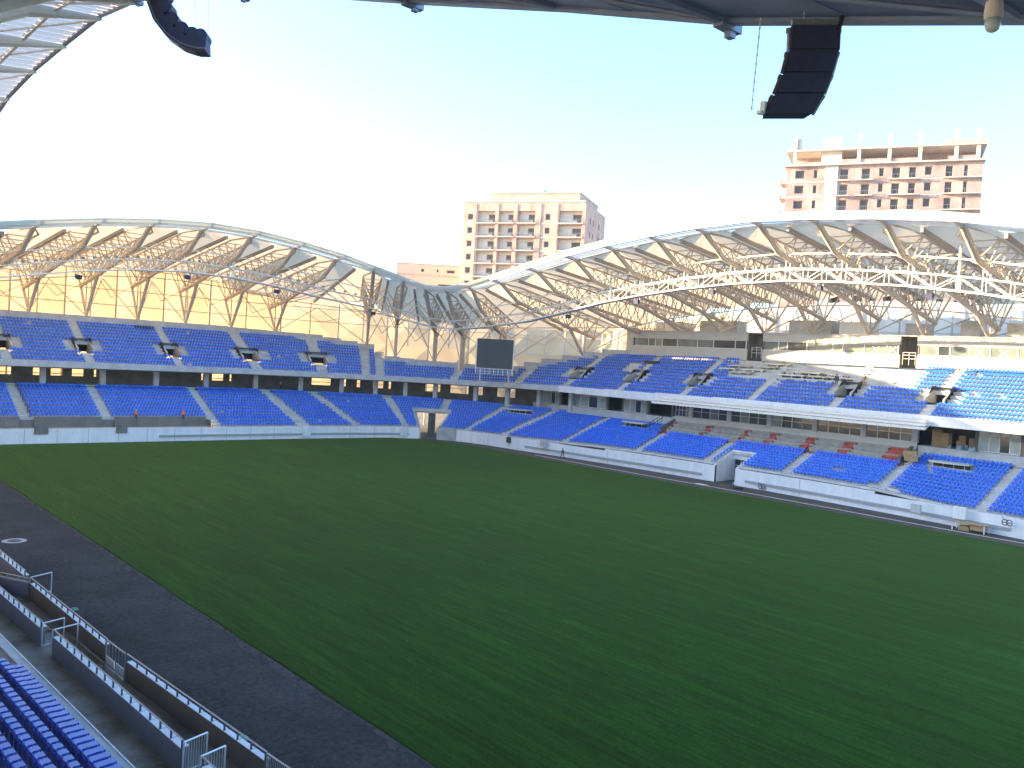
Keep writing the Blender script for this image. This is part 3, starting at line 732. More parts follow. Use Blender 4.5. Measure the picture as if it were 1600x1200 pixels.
# outer membrane facade: folded panels between steel columns
FA_END = thing('membrane_facade', 'sunlit yellow translucent membrane facade behind the far goal stand and corner', 'facade', (60, 168, 0))
FA_OPP = thing('membrane_facade', 'pale translucent membrane facade behind the far side stand', 'facade', (146, 60, 0))
FU = [-10, -1.3, 7.4, 16.1, 24.8, 33.5, 42.2, 50.9, 59.6, 68.3, 74.5, 80, 85, 89.5, 94, 98.5, 103, 107.5, 112, 117, 124, 132, 140.5, 149, 157.5, 166, 174.5, 183, 191.5, 200, 209, 218, 227]
def eave(u):
    best = sorted(((Vector((t.b.x, t.b.y))-Vector(curve('of', u))).length, t) for t in TRS) if False else None
    o = Vector(curve('of', u)); ws = 0; z = 0
    for t in TRS:
        e = t.p(t.L+10, 0); dd = (Vector((e.x, e.y))-o).length+1; w = dd**-4; ws += w; z += w*t.top(t.L+10)
    return z/ws
for a, b in zip(FU, FU[1:]):
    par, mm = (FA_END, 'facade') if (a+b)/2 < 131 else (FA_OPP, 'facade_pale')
    pa, pb = Vector((*curve('of', a), 0)), Vector((*curve('of', b), 0))
    nrm = Vector(((pb-pa).y, -(pb-pa).x, 0)).normalized()
    if nrm.dot(pa-Vector((60, 60, 0))) < 0: nrm = -nrm
    ea, eb = max(eave(a)+.1, table([(-2, 33), (8, 32), (17, 25)], a)), max(eave(b)+.1, table([(-2, 33), (8, 32), (17, 25)], b))  # unseen end bays raised above their eave to stop a sun leak
    lo = 6.3
    q = lambda p, z, o=0.: Vector((p.x, p.y, z))+nrm*o
    pm = (pa+pb)/2; em = (ea+eb)/2
    m1z, m2z = 17.5, (19.0+em)/2+.6
    mb = MB()
    c1 = q(pm, 12.4, 1.3); c2 = q(pm, m2z-.5, 1.5)
    A0, B0, A1, B1, A2, B2 = q(pa, lo), q(pb, lo), q(pa, m1z, .2), q(pb, m1z, .2), q(pa, ea, .4), q(pb, eb, .4)
    mb.add([A0, B0, B1, A1, c1], [(0, 1, 4), (1, 2, 4), (2, 3, 4), (3, 0, 4)])
    mb.add([A1, B1, B2, A2, c2], [(0, 1, 4), (1, 2, 4), (2, 3, 4), (3, 0, 4)])
    mb.build('membrane_panel', mm, par)
    c = MB(); i0 = q(pa, 0, -.6); c.tube(i0, q(pa, ea-.3, -.6), .17, 6); c.build('column', 'steel', par)
    c = MB()
    for z in (8.6, 21.6, 24.4):
        if z < min(ea, eb)-1: c.tube(q(pa, z, -.5), q(pb, z, -.5), .09, 5)
    c.tube(q(pm, 17.5, -.4), q(pm, em-.4, -.4), .12, 6)
    c.build('girt', 'steel', par)

# ---------------------------------------------------------------- lighting catwalk
CW = thing('lighting_catwalk', 'white lattice catwalk ring hung under the far roof trusses', 'catwalk', (60, 139, 26))
def cwp(t, dd, z): return t.p(10.6+dd, t.n.z+z)
LAMPS = []
for i, (a, b) in enumerate(zip(TRS, TRS[1:])):
    n = max(2, round((b.n-a.n).length/2.7))
    def q(f, dd, z): return cwp(a, dd, z).lerp(cwp(b, dd, z), f)
    mb = MB(); zb, zt = -6.8, -5.2
    for dd in (-.6, .6):
        mb.tube(q(0, dd, zb), q(1, dd, zb), .13, 6); mb.tube(q(0, dd, zt), q(1, dd, zt), .095, 6)
    mb.hexa([q(0, -.5, zb-.03), q(1, -.5, zb-.03), q(1, .5, zb-.03), q(0, .5, zb-.03), q(0, -.5, zb+.02), q(1, -.5, zb+.02), q(1, .5, zb+.02), q(0, .5, zb+.02)])
    for k in range(n):
        f0, f1 = k/n, (k+1)/n
        for dd in (-.6, .6):
            mb.tube(q(f0, dd, zb), q(f0, dd, zt), .055, 5)
            mb.tube(q(f0, dd, zb if k % 2 else zt), q(f1, dd, zt if k % 2 else zb), .055, 5)
        mb.tube(q(f0, -.6, zt), q(f1, .6, zt), .035, 5); mb.tube(q(f0, -.6, zb), q(f0, .6, zb), .05, 5)
    mb.build('catwalk_span', 'steel_white', CW)
    h = MB()
    for dd in (-.55, .55):
        top = a.p(10.6+dd, a.bot(10.6+dd)); h.tube(cwp(a, dd, zb), (top.x, top.y, max(top.z+.1, a.n.z-3.9)), .07, 6)
    h.build('hanger', 'steel_white', CW)
    if a.kind != 'cor' and b.kind != 'cor':
        for k in range(5): LAMPS.append((q((k+.5)/5, -.6, zt+.06), -a.h))

def make_floodlight():
    r = thing('floodlight', 'small floodlight on the rail of the white catwalk', 'floodlight', (0, 0, 0), 'floodlights along the catwalk')
    b = MB(); b.lathe((0, 0, .32), [(.06, -.16), (.22, -.12), (.24, .1), (.10, .2)], 8); bo = b.build('lamp_body', 'rail', r)
    y = MB(); y.box(-.27, -.23, -.04, .04, 0, .42).box(.23, .27, -.04, .04, 0, .42).box(-.27, .27, -.04, .04, 0, .04); y.build('yoke', 'steel_white', r)
    return r
fl = make_floodlight()
CNT = {}
from bpy_extras.object_utils import world_to_camera_view
bpy.context.view_layer.update()
for k, (p, h) in enumerate(LAMPS):
    vis = 0 < world_to_camera_view(SC, SC.camera, p).x < 1
    o = fl if k == 0 else copy_tree(fl)
    o.location = p; side = 'left' if p.y > 125 and p.x < 90 else 'right'
    if vis: CNT[side] = CNT.get(side, 0)+1; o['label'] = 'small floodlight on the catwalk below the %s roof, %s from its left end' % (side, ordinal(CNT[side]))
    else: o['label'] = 'floodlight on the catwalk beyond the %s edge of the photo, %s from its end' % (side, ordinal(k % 30+1))

# black loudspeakers below the catwalk
def make_box_speaker():
    r = thing('loudspeaker', 'x', 'loudspeaker', (0, 0, 0), 'loudspeakers under the catwalk')
    b = MB(); b.hexa([(-.42, -.35, -1.15), (.42, -.35, -1.15), (.3, .4, -1.0), (-.3, .4, -1.0), (-.42, -.45, -.55), (.42, -.45, -.55), (.3, .35, -.4), (-.3, .35, -.4)]); b.build('cabinet', 'speaker', r)
    y = MB(); y.box(-.5, -.44, -.05, .05, -.9, 0).box(.44, .5, -.05, .05, -.9, 0).box(-.5, .5, -.05, .05, -.05, 0); y.build('yoke', 'rail', r)
    return r
ps = make_box_speaker(); first = True
SPK = [(3, .05, 'black loudspeaker under the catwalk near the left edge of the photo'), (5, .1, 'black loudspeaker under the catwalk above the second upper tier block'), (7, .05, 'black loudspeaker under the catwalk just below the tall white mast'), (9, .1, 'black loudspeaker under the descending catwalk left of the corner'),
       (15, .1, 'black loudspeaker under the catwalk just right of the big screen'), (16, .9, 'loudspeaker under the catwalk above the left end of the press box'), (18, .6, 'loudspeaker under the sunlit catwalk left of its highest point'), (20, .6, 'loudspeaker under the sunlit catwalk above the press box doorway'), (22, .3, 'loudspeaker under the sunlit catwalk at the right edge of the photo')]
for i, f, lab in SPK:
    a, b = TRS[i], TRS[i+1]
    p = cwp(a, 0, -6.84).lerp(cwp(b, 0, -6.84), f); h = -a.h
    o = ps if first else copy_tree(ps); first = False
    o.location = p; o.rotation_euler = (0, 0, math.atan2(h.y, h.x)+math.pi/2); o['label'] = lab
# white masts on the catwalk and lightning rods on the roof
for i, f, hh, lab in ((6, .03, 5.6, 'white mast standing on the catwalk below the left roof'), (16, .25, 4.6, 'white mast standing on the catwalk right of the big screen'), (22, .7, 5.0, 'white mast on the sunlit catwalk at the right edge')):
    a, b = TRS[i], TRS[i+1]; p = cwp(a, -.7, -6.8).lerp(cwp(b, -.7, -6.8), f)
    m = thing('mast', lab, 'mast', p); mb = MB(); mb.tube(p, p+Vector((0, 0, hh)), .16, 8); mb.build('pole', 'steel_white', m); mb = MB(); mb.lathe(p+Vector((0, 0, hh)), [(.2, 0), (.2, .12), (.05, .2)], 8); mb.build('cap', 'steel_white', m)
for i, f, lab in ((5, .95, 'thin lightning rod rising from the left roof against the sky'), (18, .1, 'thin lightning rod rising from the right roof against the sky')):
    a, b = TRS[i], TRS[i+1]; p = a.p(16, a.top(16)).lerp(b.p(16, b.top(16)), f)
    mb = MB(); mb.tube(p, p+Vector((0, 0, 4)), .05, 5); mb.tube(p+Vector((0, 0, 4)), p+Vector((0, 0, 8.6)), .03, 5, .012); tag(mb.build('lightning_rod', 'steel_white', loc=p), lab, 'lightning rod')

# ---------------------------------------------------------------- near roof overhead
NE = [(-12, 19.6), (-4, 21.0), (5.8, 22.8), (12.3, 24.4), (18, 26.2), (25.8, 28.5), (33, 30.7), (40.5, 32.8), (48, 34.9), (56, 36.7), (63.3, 37.6), (72, 37.7), (81, 37.7), (90.7, 37.2), (100, 35.6), (109, 33), (118, 30)]
NE = [(y, z+.24) for y, z in NE]
def nz(y): return table(NE, y)
XE = 17.5
def near_roof():
    for (y0, z0), (y1, z1) in zip(NE, NE[1:]):
        glazed = y0 >= 56
        def q(y, z, d): return Vector((XE-d, y, z-.16-.10*d))
        if not glazed:
            st = [.3, 5, 10, 16, 24, 34]
            for d0, d1 in zip(st, st[1:]):
                for ya, za, yb, zb in ((y0, z0, (y0+y1)/2, (z0+z1)/2), ((y0+y1)/2, (z0+z1)/2, y1, z1)):
                    mb = MB(); g = .025
                    A, B, C, D = q(ya+g, za, d0+g), q(yb-g, zb, d0+g), q(yb-g, zb, d1-g), q(ya+g, za, d1-g)
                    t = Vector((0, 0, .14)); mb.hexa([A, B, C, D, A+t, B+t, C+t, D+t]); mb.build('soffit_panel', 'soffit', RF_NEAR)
            mb = MB(); u = Vector((0, 0, 1))
            mb.beam(q(y0, z0, .5)-u*.07, q(y0, z0, 30)-u*.07, .16, .12)
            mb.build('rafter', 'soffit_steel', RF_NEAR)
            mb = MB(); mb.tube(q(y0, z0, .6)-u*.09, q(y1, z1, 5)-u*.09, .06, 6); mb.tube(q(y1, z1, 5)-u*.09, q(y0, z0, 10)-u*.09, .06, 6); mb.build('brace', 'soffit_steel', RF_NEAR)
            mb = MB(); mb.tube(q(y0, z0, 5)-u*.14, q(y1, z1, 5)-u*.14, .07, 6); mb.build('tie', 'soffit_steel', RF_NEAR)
        else:
            st = [.35, 3.0, 5.6, 8.2, 11, 14, 18]
            for d0, d1 in zip(st, st[1:]):
                n = 7; mb = MB()
                for k in range(n):
                    a, b = lerp(y0, y1, k/n)+.02, lerp(y0, y1, (k+1)/n)-.02; za, zb = lerp(z0, z1, k/n), lerp(z0, z1, (k+1)/n)
                    A, B, C, D = q(a, za, d0), q(b, zb, d0), q(b, zb, d1), q(a, za, d1); r = Vector((0, 0, .10))
                    mid0 = (A+B)/2+r; mid1 = (C+D)/2+r
                    mb.quad(A, mid0, mid1, D); mb.quad(mid0, B, C, mid1)
                mb.build('skylight', 'poly_near', RF_NEAR)
                u = Vector((0, 0, 1)); mb = MB(); mb.beam(q(y0, z0, d1)-u*.2, q(y1, z1, d1)-u*.2, .2, .3); mb.build('purlin', 'steel_white', RF_NEAR)
            mb = MB(); A, B, C, D = q(y0, z0, 18.1), q(y1, z1, 18.1), q(y1, z1, 52), q(y0, z0, 52); t = Vector((0, 0, .14)); mb.hexa([A, B, C, D, A+t, B+t, C+t, D+t]); mb.build('soffit_panel', 'soffit', RF_NEAR)  # opaque rear soffit, out of view, added to block the sun
            u = Vector((0, 0, 1)); mb = MB()
            n0 = Vector((XE, y0, z0)); mb.tube(n0-u*.35-Vector((.2, 0, 0)), Vector((XE-4.6, y0, z0-1.15)), .14, 10, .46); mb.path([Vector((XE-4.6, y0, z0-1.15)), Vector((XE-9.5, y0, z0-4.0)), Vector((XE-20, y0, z0-5.5))], .46, 10)
            tr = mb.build('roof_arm', 'steel_white', RF_NEAR)
            mb = MB(); mb.tube(n0-u*.4, q(y1, z1, 6)-u*.4, .07, 6); mb.tube(Vector((XE-8, y0, z0-3)), q(y0, z0, 8.2), .10, 6); mb.build('brace', 'steel_white', tr)
        f = MB(); u = Vector((0, 0, 1)); A, B = Vector((XE, y0, z0)), Vector((XE, y1, z1)); h = Vector((-.35, 0, 0))
        f.hexa([A-u*.28, B-u*.28, B+h-u*.28, A+h-u*.28, A+u*.3, B+u*.3, B+h+u*.3, A+h+u*.3])
        f.build('fascia', 'soffit_steel' if not glazed else 'edge_lilac', RF_NEAR)
    for y, dz in ((12.3, .36), (25.8, .3), (40.5, .3), (56, .3)):
        z = nz(y); mb = MB(); mb.box(XE-.1, XE+.12, y-.09, y+.09, z-.3-dz*.75, z+.25); mb.box(XE-.5, XE+.3, y-.14, y+.14, z-.42, z-.22); mb.build('edge_bracket', 'soffit_steel', RF_NEAR)
near_roof()
def near_corner_sun_block():  # unseen closure added to keep the low sun off the pitch
    pts = [(-10, 168), (-22, 165), (-32, 156), (-37, 140), (-37, 120), (-37, 100), (-37, 80), (-37, 60)]
    for k, (p, q) in enumerate(zip(pts, pts[1:])):
        mb = MB(); mb.quad((*p, .5), (*q, .5), (*q, 42), (*p, 42)); mb.build('membrane_panel', 'facade_pale', RF_NEAR)
        mb = MB(); mb.tube((*p, 0), (*p, 33), .2, 6); mb.build('column', 'steel', RF_NEAR)
    ring = [(8.5, 121), (13, 118), (17, 112), (17, 118)]
    a = [(13.5, 121.5, 27.2), (16, 119.5, 28.5), (17.4, 118, 29.8)]; b = [(-10, 168, 32.5), (-30, 158, 33), (-37, 118, 33)]
    for k in range(2):
        mb = MB(); mb.quad(a[k], a[k+1], b[k+1], b[k]); mb.build('soffit_panel', 'soffit', RF_NEAR)
near_corner_sun_block()
# ---------------------------------------------------------------- video screen
def screen():
    A, B = Vector((101.9, 123.3, 0)), Vector((106.5, 118.3, 0)); d = (B-A).normalized(); n = Vector((d.y, -d.x, 0))
    if n.dot(Vector((60, 60, 0))-A) < 0: n = -n
    s = thing('video_screen', 'big dark blank video screen on a frame above the corner stand', 'screen', ((A+B)/2)+Vector((0, 0, 13.2)))
    def bx(mb, t0, t1, z0, z1, o0, o1):
        L = (B-A).length; p = lambda t, o, z: A+d*(t*L)+n*o+Vector((0, 0, z))
        return mb.hexa([p(t0, o0, z0), p(t1, o0, z0), p(t1, o1, z0), p(t0, o1, z0), p(t0, o0, z1), p(t1, o0, z1), p(t1, o1, z1), p(t0, o1, z1)])
    mb = MB()
    bx(mb, 0, 1, 14.0, 19.55, -.5, -.02); mb.build('cabinet', 'black', s)
    for i in range(4):
        for j in range(4):
            m = MB(); bx(m, (i+.01)/4, (i+.99)/4, 14.08+j*1.35, 14.08+j*1.35+1.335, -.02, .04+.003*((i+j) % 2)); m.build('display_module', 'screen', s)
    m = MB(); bx(m, 1.0, 1.03, 13.0, 19.55, -.4, 0); bx(m, -.03, 0, 13.6, 19.55, -.4, 0); m.build('side_post', 'steel_white', s)
    m = MB(); bx(m, -.02, 1.02, 13.98, 14.06, .05, .5)
    for k in range(9): bx(m, k/8-.01, k/8+.01, 13.0, 14.0, .3, .36)
    bx(m, 0, 1, 13.45, 13.52, .3, .36); bx(m, 0, 1, 13.0, 13.06, .1, .5); m.build('guard_rail', 'steel_white', s)
    m = MB()
    for t in (.1, .9): bx(m, t-.02, t+.02, 11.2, 19.4, -1.2, -.9); bx(m, t-.02, t+.02, 18.0, 18.2, -1.2, -.5); bx(m, t-.02, t+.02, 14.4, 14.6, -1.2, -.5)
    m.build('support', 'steel', s)
screen()

# ---------------------------------------------------------------- seats
PAN = [(-.20, -.185, .39), (.18, -.185, .39), (.18, .185, .39), (-.20, .185, .39), (-.21, -.185, .43), (.20, -.185, .44), (.20, .185, .44), (-.21, .185, .43)]
ARCH = [(-.18, .40), (-.195, .54), (-.155, .645), (-.07, .69), (.07, .69), (.155, .645), (.195, .54), (.18, .40)]
def seat_parts(fine=False):
    a = MB(); a.hexa(PAN); a.hexa([(.16, -.185, .36), (.205, -.185, .36), (.205, .185, .36), (.16, .185, .36), (.16, -.185, .395), (.205, -.185, .439), (.205, .185, .439), (.16, .185, .395)])
    b = MB(); n = len(ARCH)
    def bp(y, z, o): return (-.20 - (z-.42)*.22 - (y*y)*0 + o + .9*y*y, y, z)
    vs = [bp(y, z, .03) for y, z in ARCH]+[bp(y, z, -.03) for y, z in ARCH]
    fs = [tuple(range(n)), tuple(range(2*n-1, n-1, -1))]+[(k, n+k, n+(k+1) % n, (k+1) % n) for k in range(n)]
    b.add(vs, fs)
    c = MB()
    if fine:
        c.hexa([(-.25, -.2, .05), (-.16, -.2, .05), (-.16, .2, .05), (-.25, .2, .05), (-.24, -.205, .42), (-.16, -.205, .40), (-.16, .205, .40), (-.24, .205, .42)])
        c.box(-.2, .1, -.19, -.15, .3, .39).box(-.2, .1, .15, .19, .3, .39)
    else: c.box(-.25, -.17, -.05, .05, .1, .40)
    return a, b, c
sa, sb, sc_ = seat_parts()
BASE = MB()
for m_ in (sa, sb, sc_): BASE.add(m_.v, m_.f)
_me = bpy.data.meshes.new('tmp'); _me.from_pydata(BASE.v, [], BASE.f); _bm = bmesh.new(); _bm.from_mesh(_me); bmesh.ops.recalc_face_normals(_bm, faces=_bm.faces); _bm.verts.ensure_lookup_table()
BASE.v = [tuple(v.co) for v in _bm.verts]; BASE.f = [tuple(v.index for v in f.verts) for f in _bm.faces]; _bm.free(); bpy.data.meshes.remove(_me)
BV = np.array(BASE.v)
def blocks(tier):
    ais = L_AISLES if tier == 'l' else U_AISLES; out = []
    for a, b in zip(ais, ais[1:]): out.append((a, b))
    return out
VOID = [(188.0, 2.6, 9, 11), (136.8, 2.6, 9, 11), (110.8, 2.4, 9, 11)]      # covers over openings in the far side lower tier (u, half width, rows)
rs = random.Random(11)
SEATS = []
def seat_line(tier, row, ua, ub, lab):
    us = np.linspace(ua, ub, 40); f = (row+.50)/NR
    pts = [stepP(tier, u, f, row) for u in us]
    cum = [0]
    for p, q in zip(pts, pts[1:]): cum.append(cum[-1]+(q-p).length)
    n = int(cum[-1]/.51)
    if n < 1: return
    st = (cum[-1]-n*.51)/2+.255
    for k in range(n):
        s = st+k*.51; u = float(np.interp(s, cum, us)); j = min(len(us)-2, max(0, int(np.searchsorted(cum, s))-1))
        if tier == 'l':
            if GATE[0]-.3 < u < GATE[1]+.3 and row < 8: continue
            if TUN[0]-.4 < u < TUN[1]+.4 and row < 5: continue
            if SUITE[0] < u < SUITE[1] and row >= 9: continue
            if any(abs(u-v) < h and a <= row < b for v, h, a, b in VOID): continue
            if row == 12 and 118 < u < 142: continue
            if row == 0 and 181 < u < 185: continue
        else:
            if row >= round(table(UM, u)): continue
            cut = 3 <= row < 7
            if any(abs(u-v) < (2.6 if VOM_ROWS[0] <= row < VOM_ROWS[1] else .75) for v in U_VOMS): continue
            if 145.3 < u < 158.5 and 7 <= row: 
                if u > 149.5 - (row-7)*.15 : continue
            if 158 < u < 183.2 and row >= 7 and not (179.8 < u < 183.2): continue
            if 158.1 < u < 171 and row >= 5 and u < 160: continue
            if tier == 'u' and 124.5 < u < 130 and 7 <= row < 10 and u > 127: continue
        if rs.random() < .004: continue
        i0 = stepP(tier, u, f, row); t = (pts[j+1]-pts[j]); t.z = 0; t.normalize()
        ang = math.atan2(t.y, t.x)-math.pi/2
        SEATS.append((i0.x, i0.y, i0.z, ang, tier, row, u))
for tier in 'lu':
    for a, b in blocks(tier):
        g = .62
        for row in range(NR):
            if tier == 'l' and row < first_row((a+b)/2): continue
            if tier == 'l' and a in (87.6,) and row < 8: seat_line(tier, row, a+g, GATE[0]-.3, ''); continue
            if tier == 'l' and a == 96.8 and row < 8: seat_line(tier, row, GATE[1]+.3, b-g, ''); continue
            seat_line(tier, row, a+g, b-g, '')
def seat_mesh(name, lst, m):
    nv = len(BV); allv = np.zeros((len(lst)*nv, 3)); 
    for k, s in enumerate(lst):
        c, sn = math.cos(s[3]), math.sin(s[3])
        v = BV; allv[k*nv:(k+1)*nv, 0] = s[0]+c*v[:, 0]-sn*v[:, 1]; allv[k*nv:(k+1)*nv, 1] = s[1]+sn*v[:, 0]+c*v[:, 1]; allv[k*nv:(k+1)*nv, 2] = s[2]+v[:, 2]
    lt = np.array([len(f) for f in BASE.f]); lv = np.concatenate([np.array(f) for f in BASE.f])
    N = len(lst); LT = np.tile(lt, N); LV = (np.arange(N)[:, None]*nv+lv[None, :]).ravel(); LS = np.concatenate([[0], np.cumsum(LT)[:-1]])
    me = bpy.data.meshes.new(name); me.vertices.add(len(allv)); me.vertices.foreach_set('co', allv.ravel())
    me.loops.add(len(LV)); me.loops.foreach_set('vertex_index', LV.astype(np.int32)); me.polygons.add(len(LT)); me.polygons.foreach_set('loop_start', LS.astype(np.int32)); me.update(calc_edges=True); me.validate(); me.shade_flat()
    me.materials.append(M[m]); o = bpy.data.objects.new(name, me); COL.objects.link(o); return o
# single seats: whole rows of the two blocks nearest the camera across the pitch
ORD = ['front', 'second', 'third', 'fourth', 'fifth', 'sixth', 'seventh', 'eighth', 'ninth', 'tenth']
single, rest = [], []
for s in SEATS:
    (single if s[4] == 'l' and 183 < s[6] < 195 and s[5] <= 7 else rest).append(s)
o = seat_mesh('stadium_seats', rest, 'seat'); tag(o, 'blue plastic seats filling the tiers of the far stands', 'seats', kind='stuff')
def seat_single():
    me = bpy.data.meshes.new('stadium_seat'); me.from_pydata([tuple(v) for v in BV], [], BASE.f); me.update(); me.materials.append(M['seat'])
    return me
sm = seat_single()
from collections import Counter
cnt = Counter()
for s in sorted(single, key=lambda q: (q[5], q[6])):
    cnt[s[5]] += 1
    o = bpy.data.objects.new('stadium_seat', sm); COL.objects.link(o); o.location = s[:3]; o.rotation_euler = (0, 0, s[3])
    tag(o, 'blue seat, %s from the left in the %s row of the last full far block' % (ordinal(cnt[s[5]]), ORD[s[5]]), 'seat', 'seats of the last full lower block on the far side')

# ---------------------------------------------------------------- near stand
NS = thing('grandstand', 'near stand with a concrete front walkway and blue seats at bottom left', 'grandstand', (0, 35, 0))
def xe(y): return 9.15-.045*(y-33)
def near_stand():
    mb = MB(); ya, yb = 14., 72.
    def q(y, d, z): return Vector((xe(y)-d, y, z))
    def slab(d0, d1, z0, z1, y0=ya, y1=yb): 
        mb.hexa([q(y0, d1, z0), q(y0, d0, z0), q(y1, d0, z0), q(y1, d1, z0), q(y0, d1, z1), q(y0, d0, z1), q(y1, d0, z1), q(y1, d1, z1)])
    slab(0, .34, -.05, 2.40); mb.build('front_walk', 'concrete', NS)
    mb2 = MB()
    d = .34
    for k in range(12):
        z = 2.34+.31*k; w = 1.06 if k == 0 else .80
        a0, a1 = q(ya, d, 0), q(yb, d, 0)
        mb2.hexa([q(ya, d+w, z-.4), q(ya, d, z-.4), q(yb, d, z-.4), q(yb, d+w, z-.4), q(ya, d+w, z), q(ya, d, z), q(yb, d, z), q(yb, d+w, z)])
        d += w
    mb2.build('terrace', 'concrete_wet', NS)
    mb = MB(); d = .34+1.06
    for k in range(1, 12):
        z = 2.34+.31*k
        mb.hexa([q(24.9, d+.42, z-.31), q(24.9, d, z-.31), q(26.05, d, z-.31), q(26.05, d+.42, z-.31), q(24.9, d+.42, z-.15), q(24.9, d, z-.15), q(26.05, d, z-.15), q(26.05, d+.42, z-.15)])
        d += .84
    mb.build('stair', 'concrete', NS)
    mb = MB(); mb.hexa([q(ya, .0, 2.403), q(ya, -.04, 2.403), q(yb, -.04, 2.403), q(yb, 0, 2.403), q(ya, .0, 2.44), q(ya, -.04, 2.44), q(yb, -.04, 2.44), q(yb, 0, 2.44)]); mb.build('edge_trim', 'white', NS)
near_stand()
ARCH = [(-.18, .40), (-.19, .48), (-.16, .56), (-.08, .60), (.08, .60), (.16, .56), (.19, .48), (.18, .40)]
a_, b_, c_ = seat_parts(True)
proto = thing('stadium_seat', 'x', 'seat', (0, 0, 0), 'blue seats of the near stand')
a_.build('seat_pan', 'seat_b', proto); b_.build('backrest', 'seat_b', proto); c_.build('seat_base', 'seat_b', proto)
used = False
rows = [(.66, 2.24, 22.75, 38.2, 'front', 'far'), (1.08, 2.34, 23.0, 38.6, 'second', 'far'), (1.88, 2.65, 26.3, 38.5, 'third', 'step'), (2.68, 2.96, 26.3, 36.5, 'fourth', 'step'), (3.48, 3.27, 26.3, 34, 'fifth', 'step'), (4.28, 3.58, 26.3, 31, 'sixth', 'step')]
for d, z, y0, y1, lab, end in rows:
    n = int((y1-y0)/.5)
    for k in range(n):
        y = y0+.25+k*.5
        if lab == 'front':
            o = proto.copy(); COL.objects.link(o)
            for ch in list(proto.children):
                if not ch.name.startswith('backrest'): c = ch.copy(); COL.objects.link(c); c.parent = o
        else: o = proto if not used else copy_tree(proto); used = True
        o.location = (xe(y)-d+.06, y, z); o.scale = (.84, .90, 1); o.rotation_euler = (0, 0, R(2.6)+rs.uniform(-.02, .02)); o['label'] = 'blue seat of the near stand, %s row, %s from the %s end' % (lab, ordinal(k+1 if end == 'step' else n-k), end)
# odd tipped seat lying at the end of the front row
# walls, rails, gates in front of the near stand
def fence_wall(name, label, p0, p1, m, cop=.30, h=.92, rail=.34, step=1.0):
    p0, p1 = Vector((*p0, 0)), Vector((*p1, 0)); d = (p1-p0).normalized(); n = Vector((d.y, -d.x, 0)); L = (p1-p0).length
    if n.x < 0: n = -n
    t = thing(name, label, 'wall', (p0+p1)/2)
    def bx(mb, a, b, o0, o1, z0, z1): 
        P_ = lambda s, o, z: p0+d*s+n*o+Vector((0, 0, z))
        return mb.hexa([P_(a, o0, z0), P_(b, o0, z0), P_(b, o1, z0), P_(a, o1, z0), P_(a, o0, z1), P_(b, o0, z1), P_(b, o1, z1), P_(a, o1, z1)])
    mb = MB(); bx(mb, 0, L, 0, .22, -.05, h); mb.build('wall', m, t)
    k = 0; s = .08
    np_ = max(1, round((L-.16)/step)); sp = (L-.16)/np_
    for k in range(np_):
        mb = MB(); bx(mb, .08+k*sp+.035, .08+(k+1)*sp-.035, .0, .22+cop-.22, h+.004, h+.03); mb.build('coping', 'white', t)
    for k in range(np_+1):
        s = .08+k*sp; mb = MB(); p = p0+d*s+n*.05
        mb.beam(p+Vector((0, 0, h)), p+Vector((0, 0, h+rail)), .05, .07, (1, 0, 0)); mb.build('post', 'rail_dark', t)
    mb = MB(); mb.tube(p0+n*.05+Vector((0, 0, h+rail)), p1+n*.05+Vector((0, 0, h+rail)), .032, 6); mb.build('handrail', 'rail', t)
    return t
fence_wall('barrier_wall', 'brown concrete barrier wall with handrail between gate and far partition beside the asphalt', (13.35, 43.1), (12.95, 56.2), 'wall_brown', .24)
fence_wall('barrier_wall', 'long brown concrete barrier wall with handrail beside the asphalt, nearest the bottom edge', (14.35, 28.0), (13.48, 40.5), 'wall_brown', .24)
fence_wall('barrier_wall', 'far barrier wall with pale coping at the left edge beyond the open gate', (13.05, 58.0), (12.75, 70), 'wall_blue_grey', .30)
fence_wall('corridor_wall', 'blue grey corridor wall with white coping panels and dark handrail, the long one', (12.27, 30.5), (11.62, 45.6), 'wall_blue_grey', .34, h=.95)
fence_wall('corridor_wall', 'blue grey corridor wall with white coping at the left edge beyond the steps', (11.45, 47.2), (10.85, 60), 'wall_blue_grey', .34, h=.95)
fence_wall('corridor_wall', 'short end of corridor wall at the bottom edge of the photo', (12.65, 21), (12.32, 28.9), 'wall_blue_grey', .34, h=.95)
def cross():
    t = thing('partition', 'low blue grey partition with two rails closing the corridor at left', 'wall', (12.2, 57, 0))
    mb = MB(); mb.beam((11.2, 59.6, .45), (12.95, 56.2, .45), .2, .95); mb.build('wall', 'wall_blue_grey', t)
    mb = MB()
    for z in (1.0, 1.22): mb.tube((10.6, 60.8, z), (12.95, 56.2, z), .03, 6)
    for k in range(5): f = k/4; mb.tube((lerp(11.2, 12.95, f), lerp(59.6, 56.2, f), .9), (lerp(11.2, 12.95, f), lerp(59.6, 56.2, f), 1.22), .025, 5)
    mb.build('handrail', 'rail', t)
cross()
def corridor():
    mb = MB(); mb.add([(xe(14)-.1, 14, .012), (14.6, 14, .012), (14.4, 27.9, .012), (13.4, 43, .012), (12.9, 57, .012), (12.7, 72, .012), (xe(72)-.1, 72, .012)], [tuple(range(7))])
    tag(mb.build('corridor_floor', 'concrete_wet'), kind='structure')
corridor()
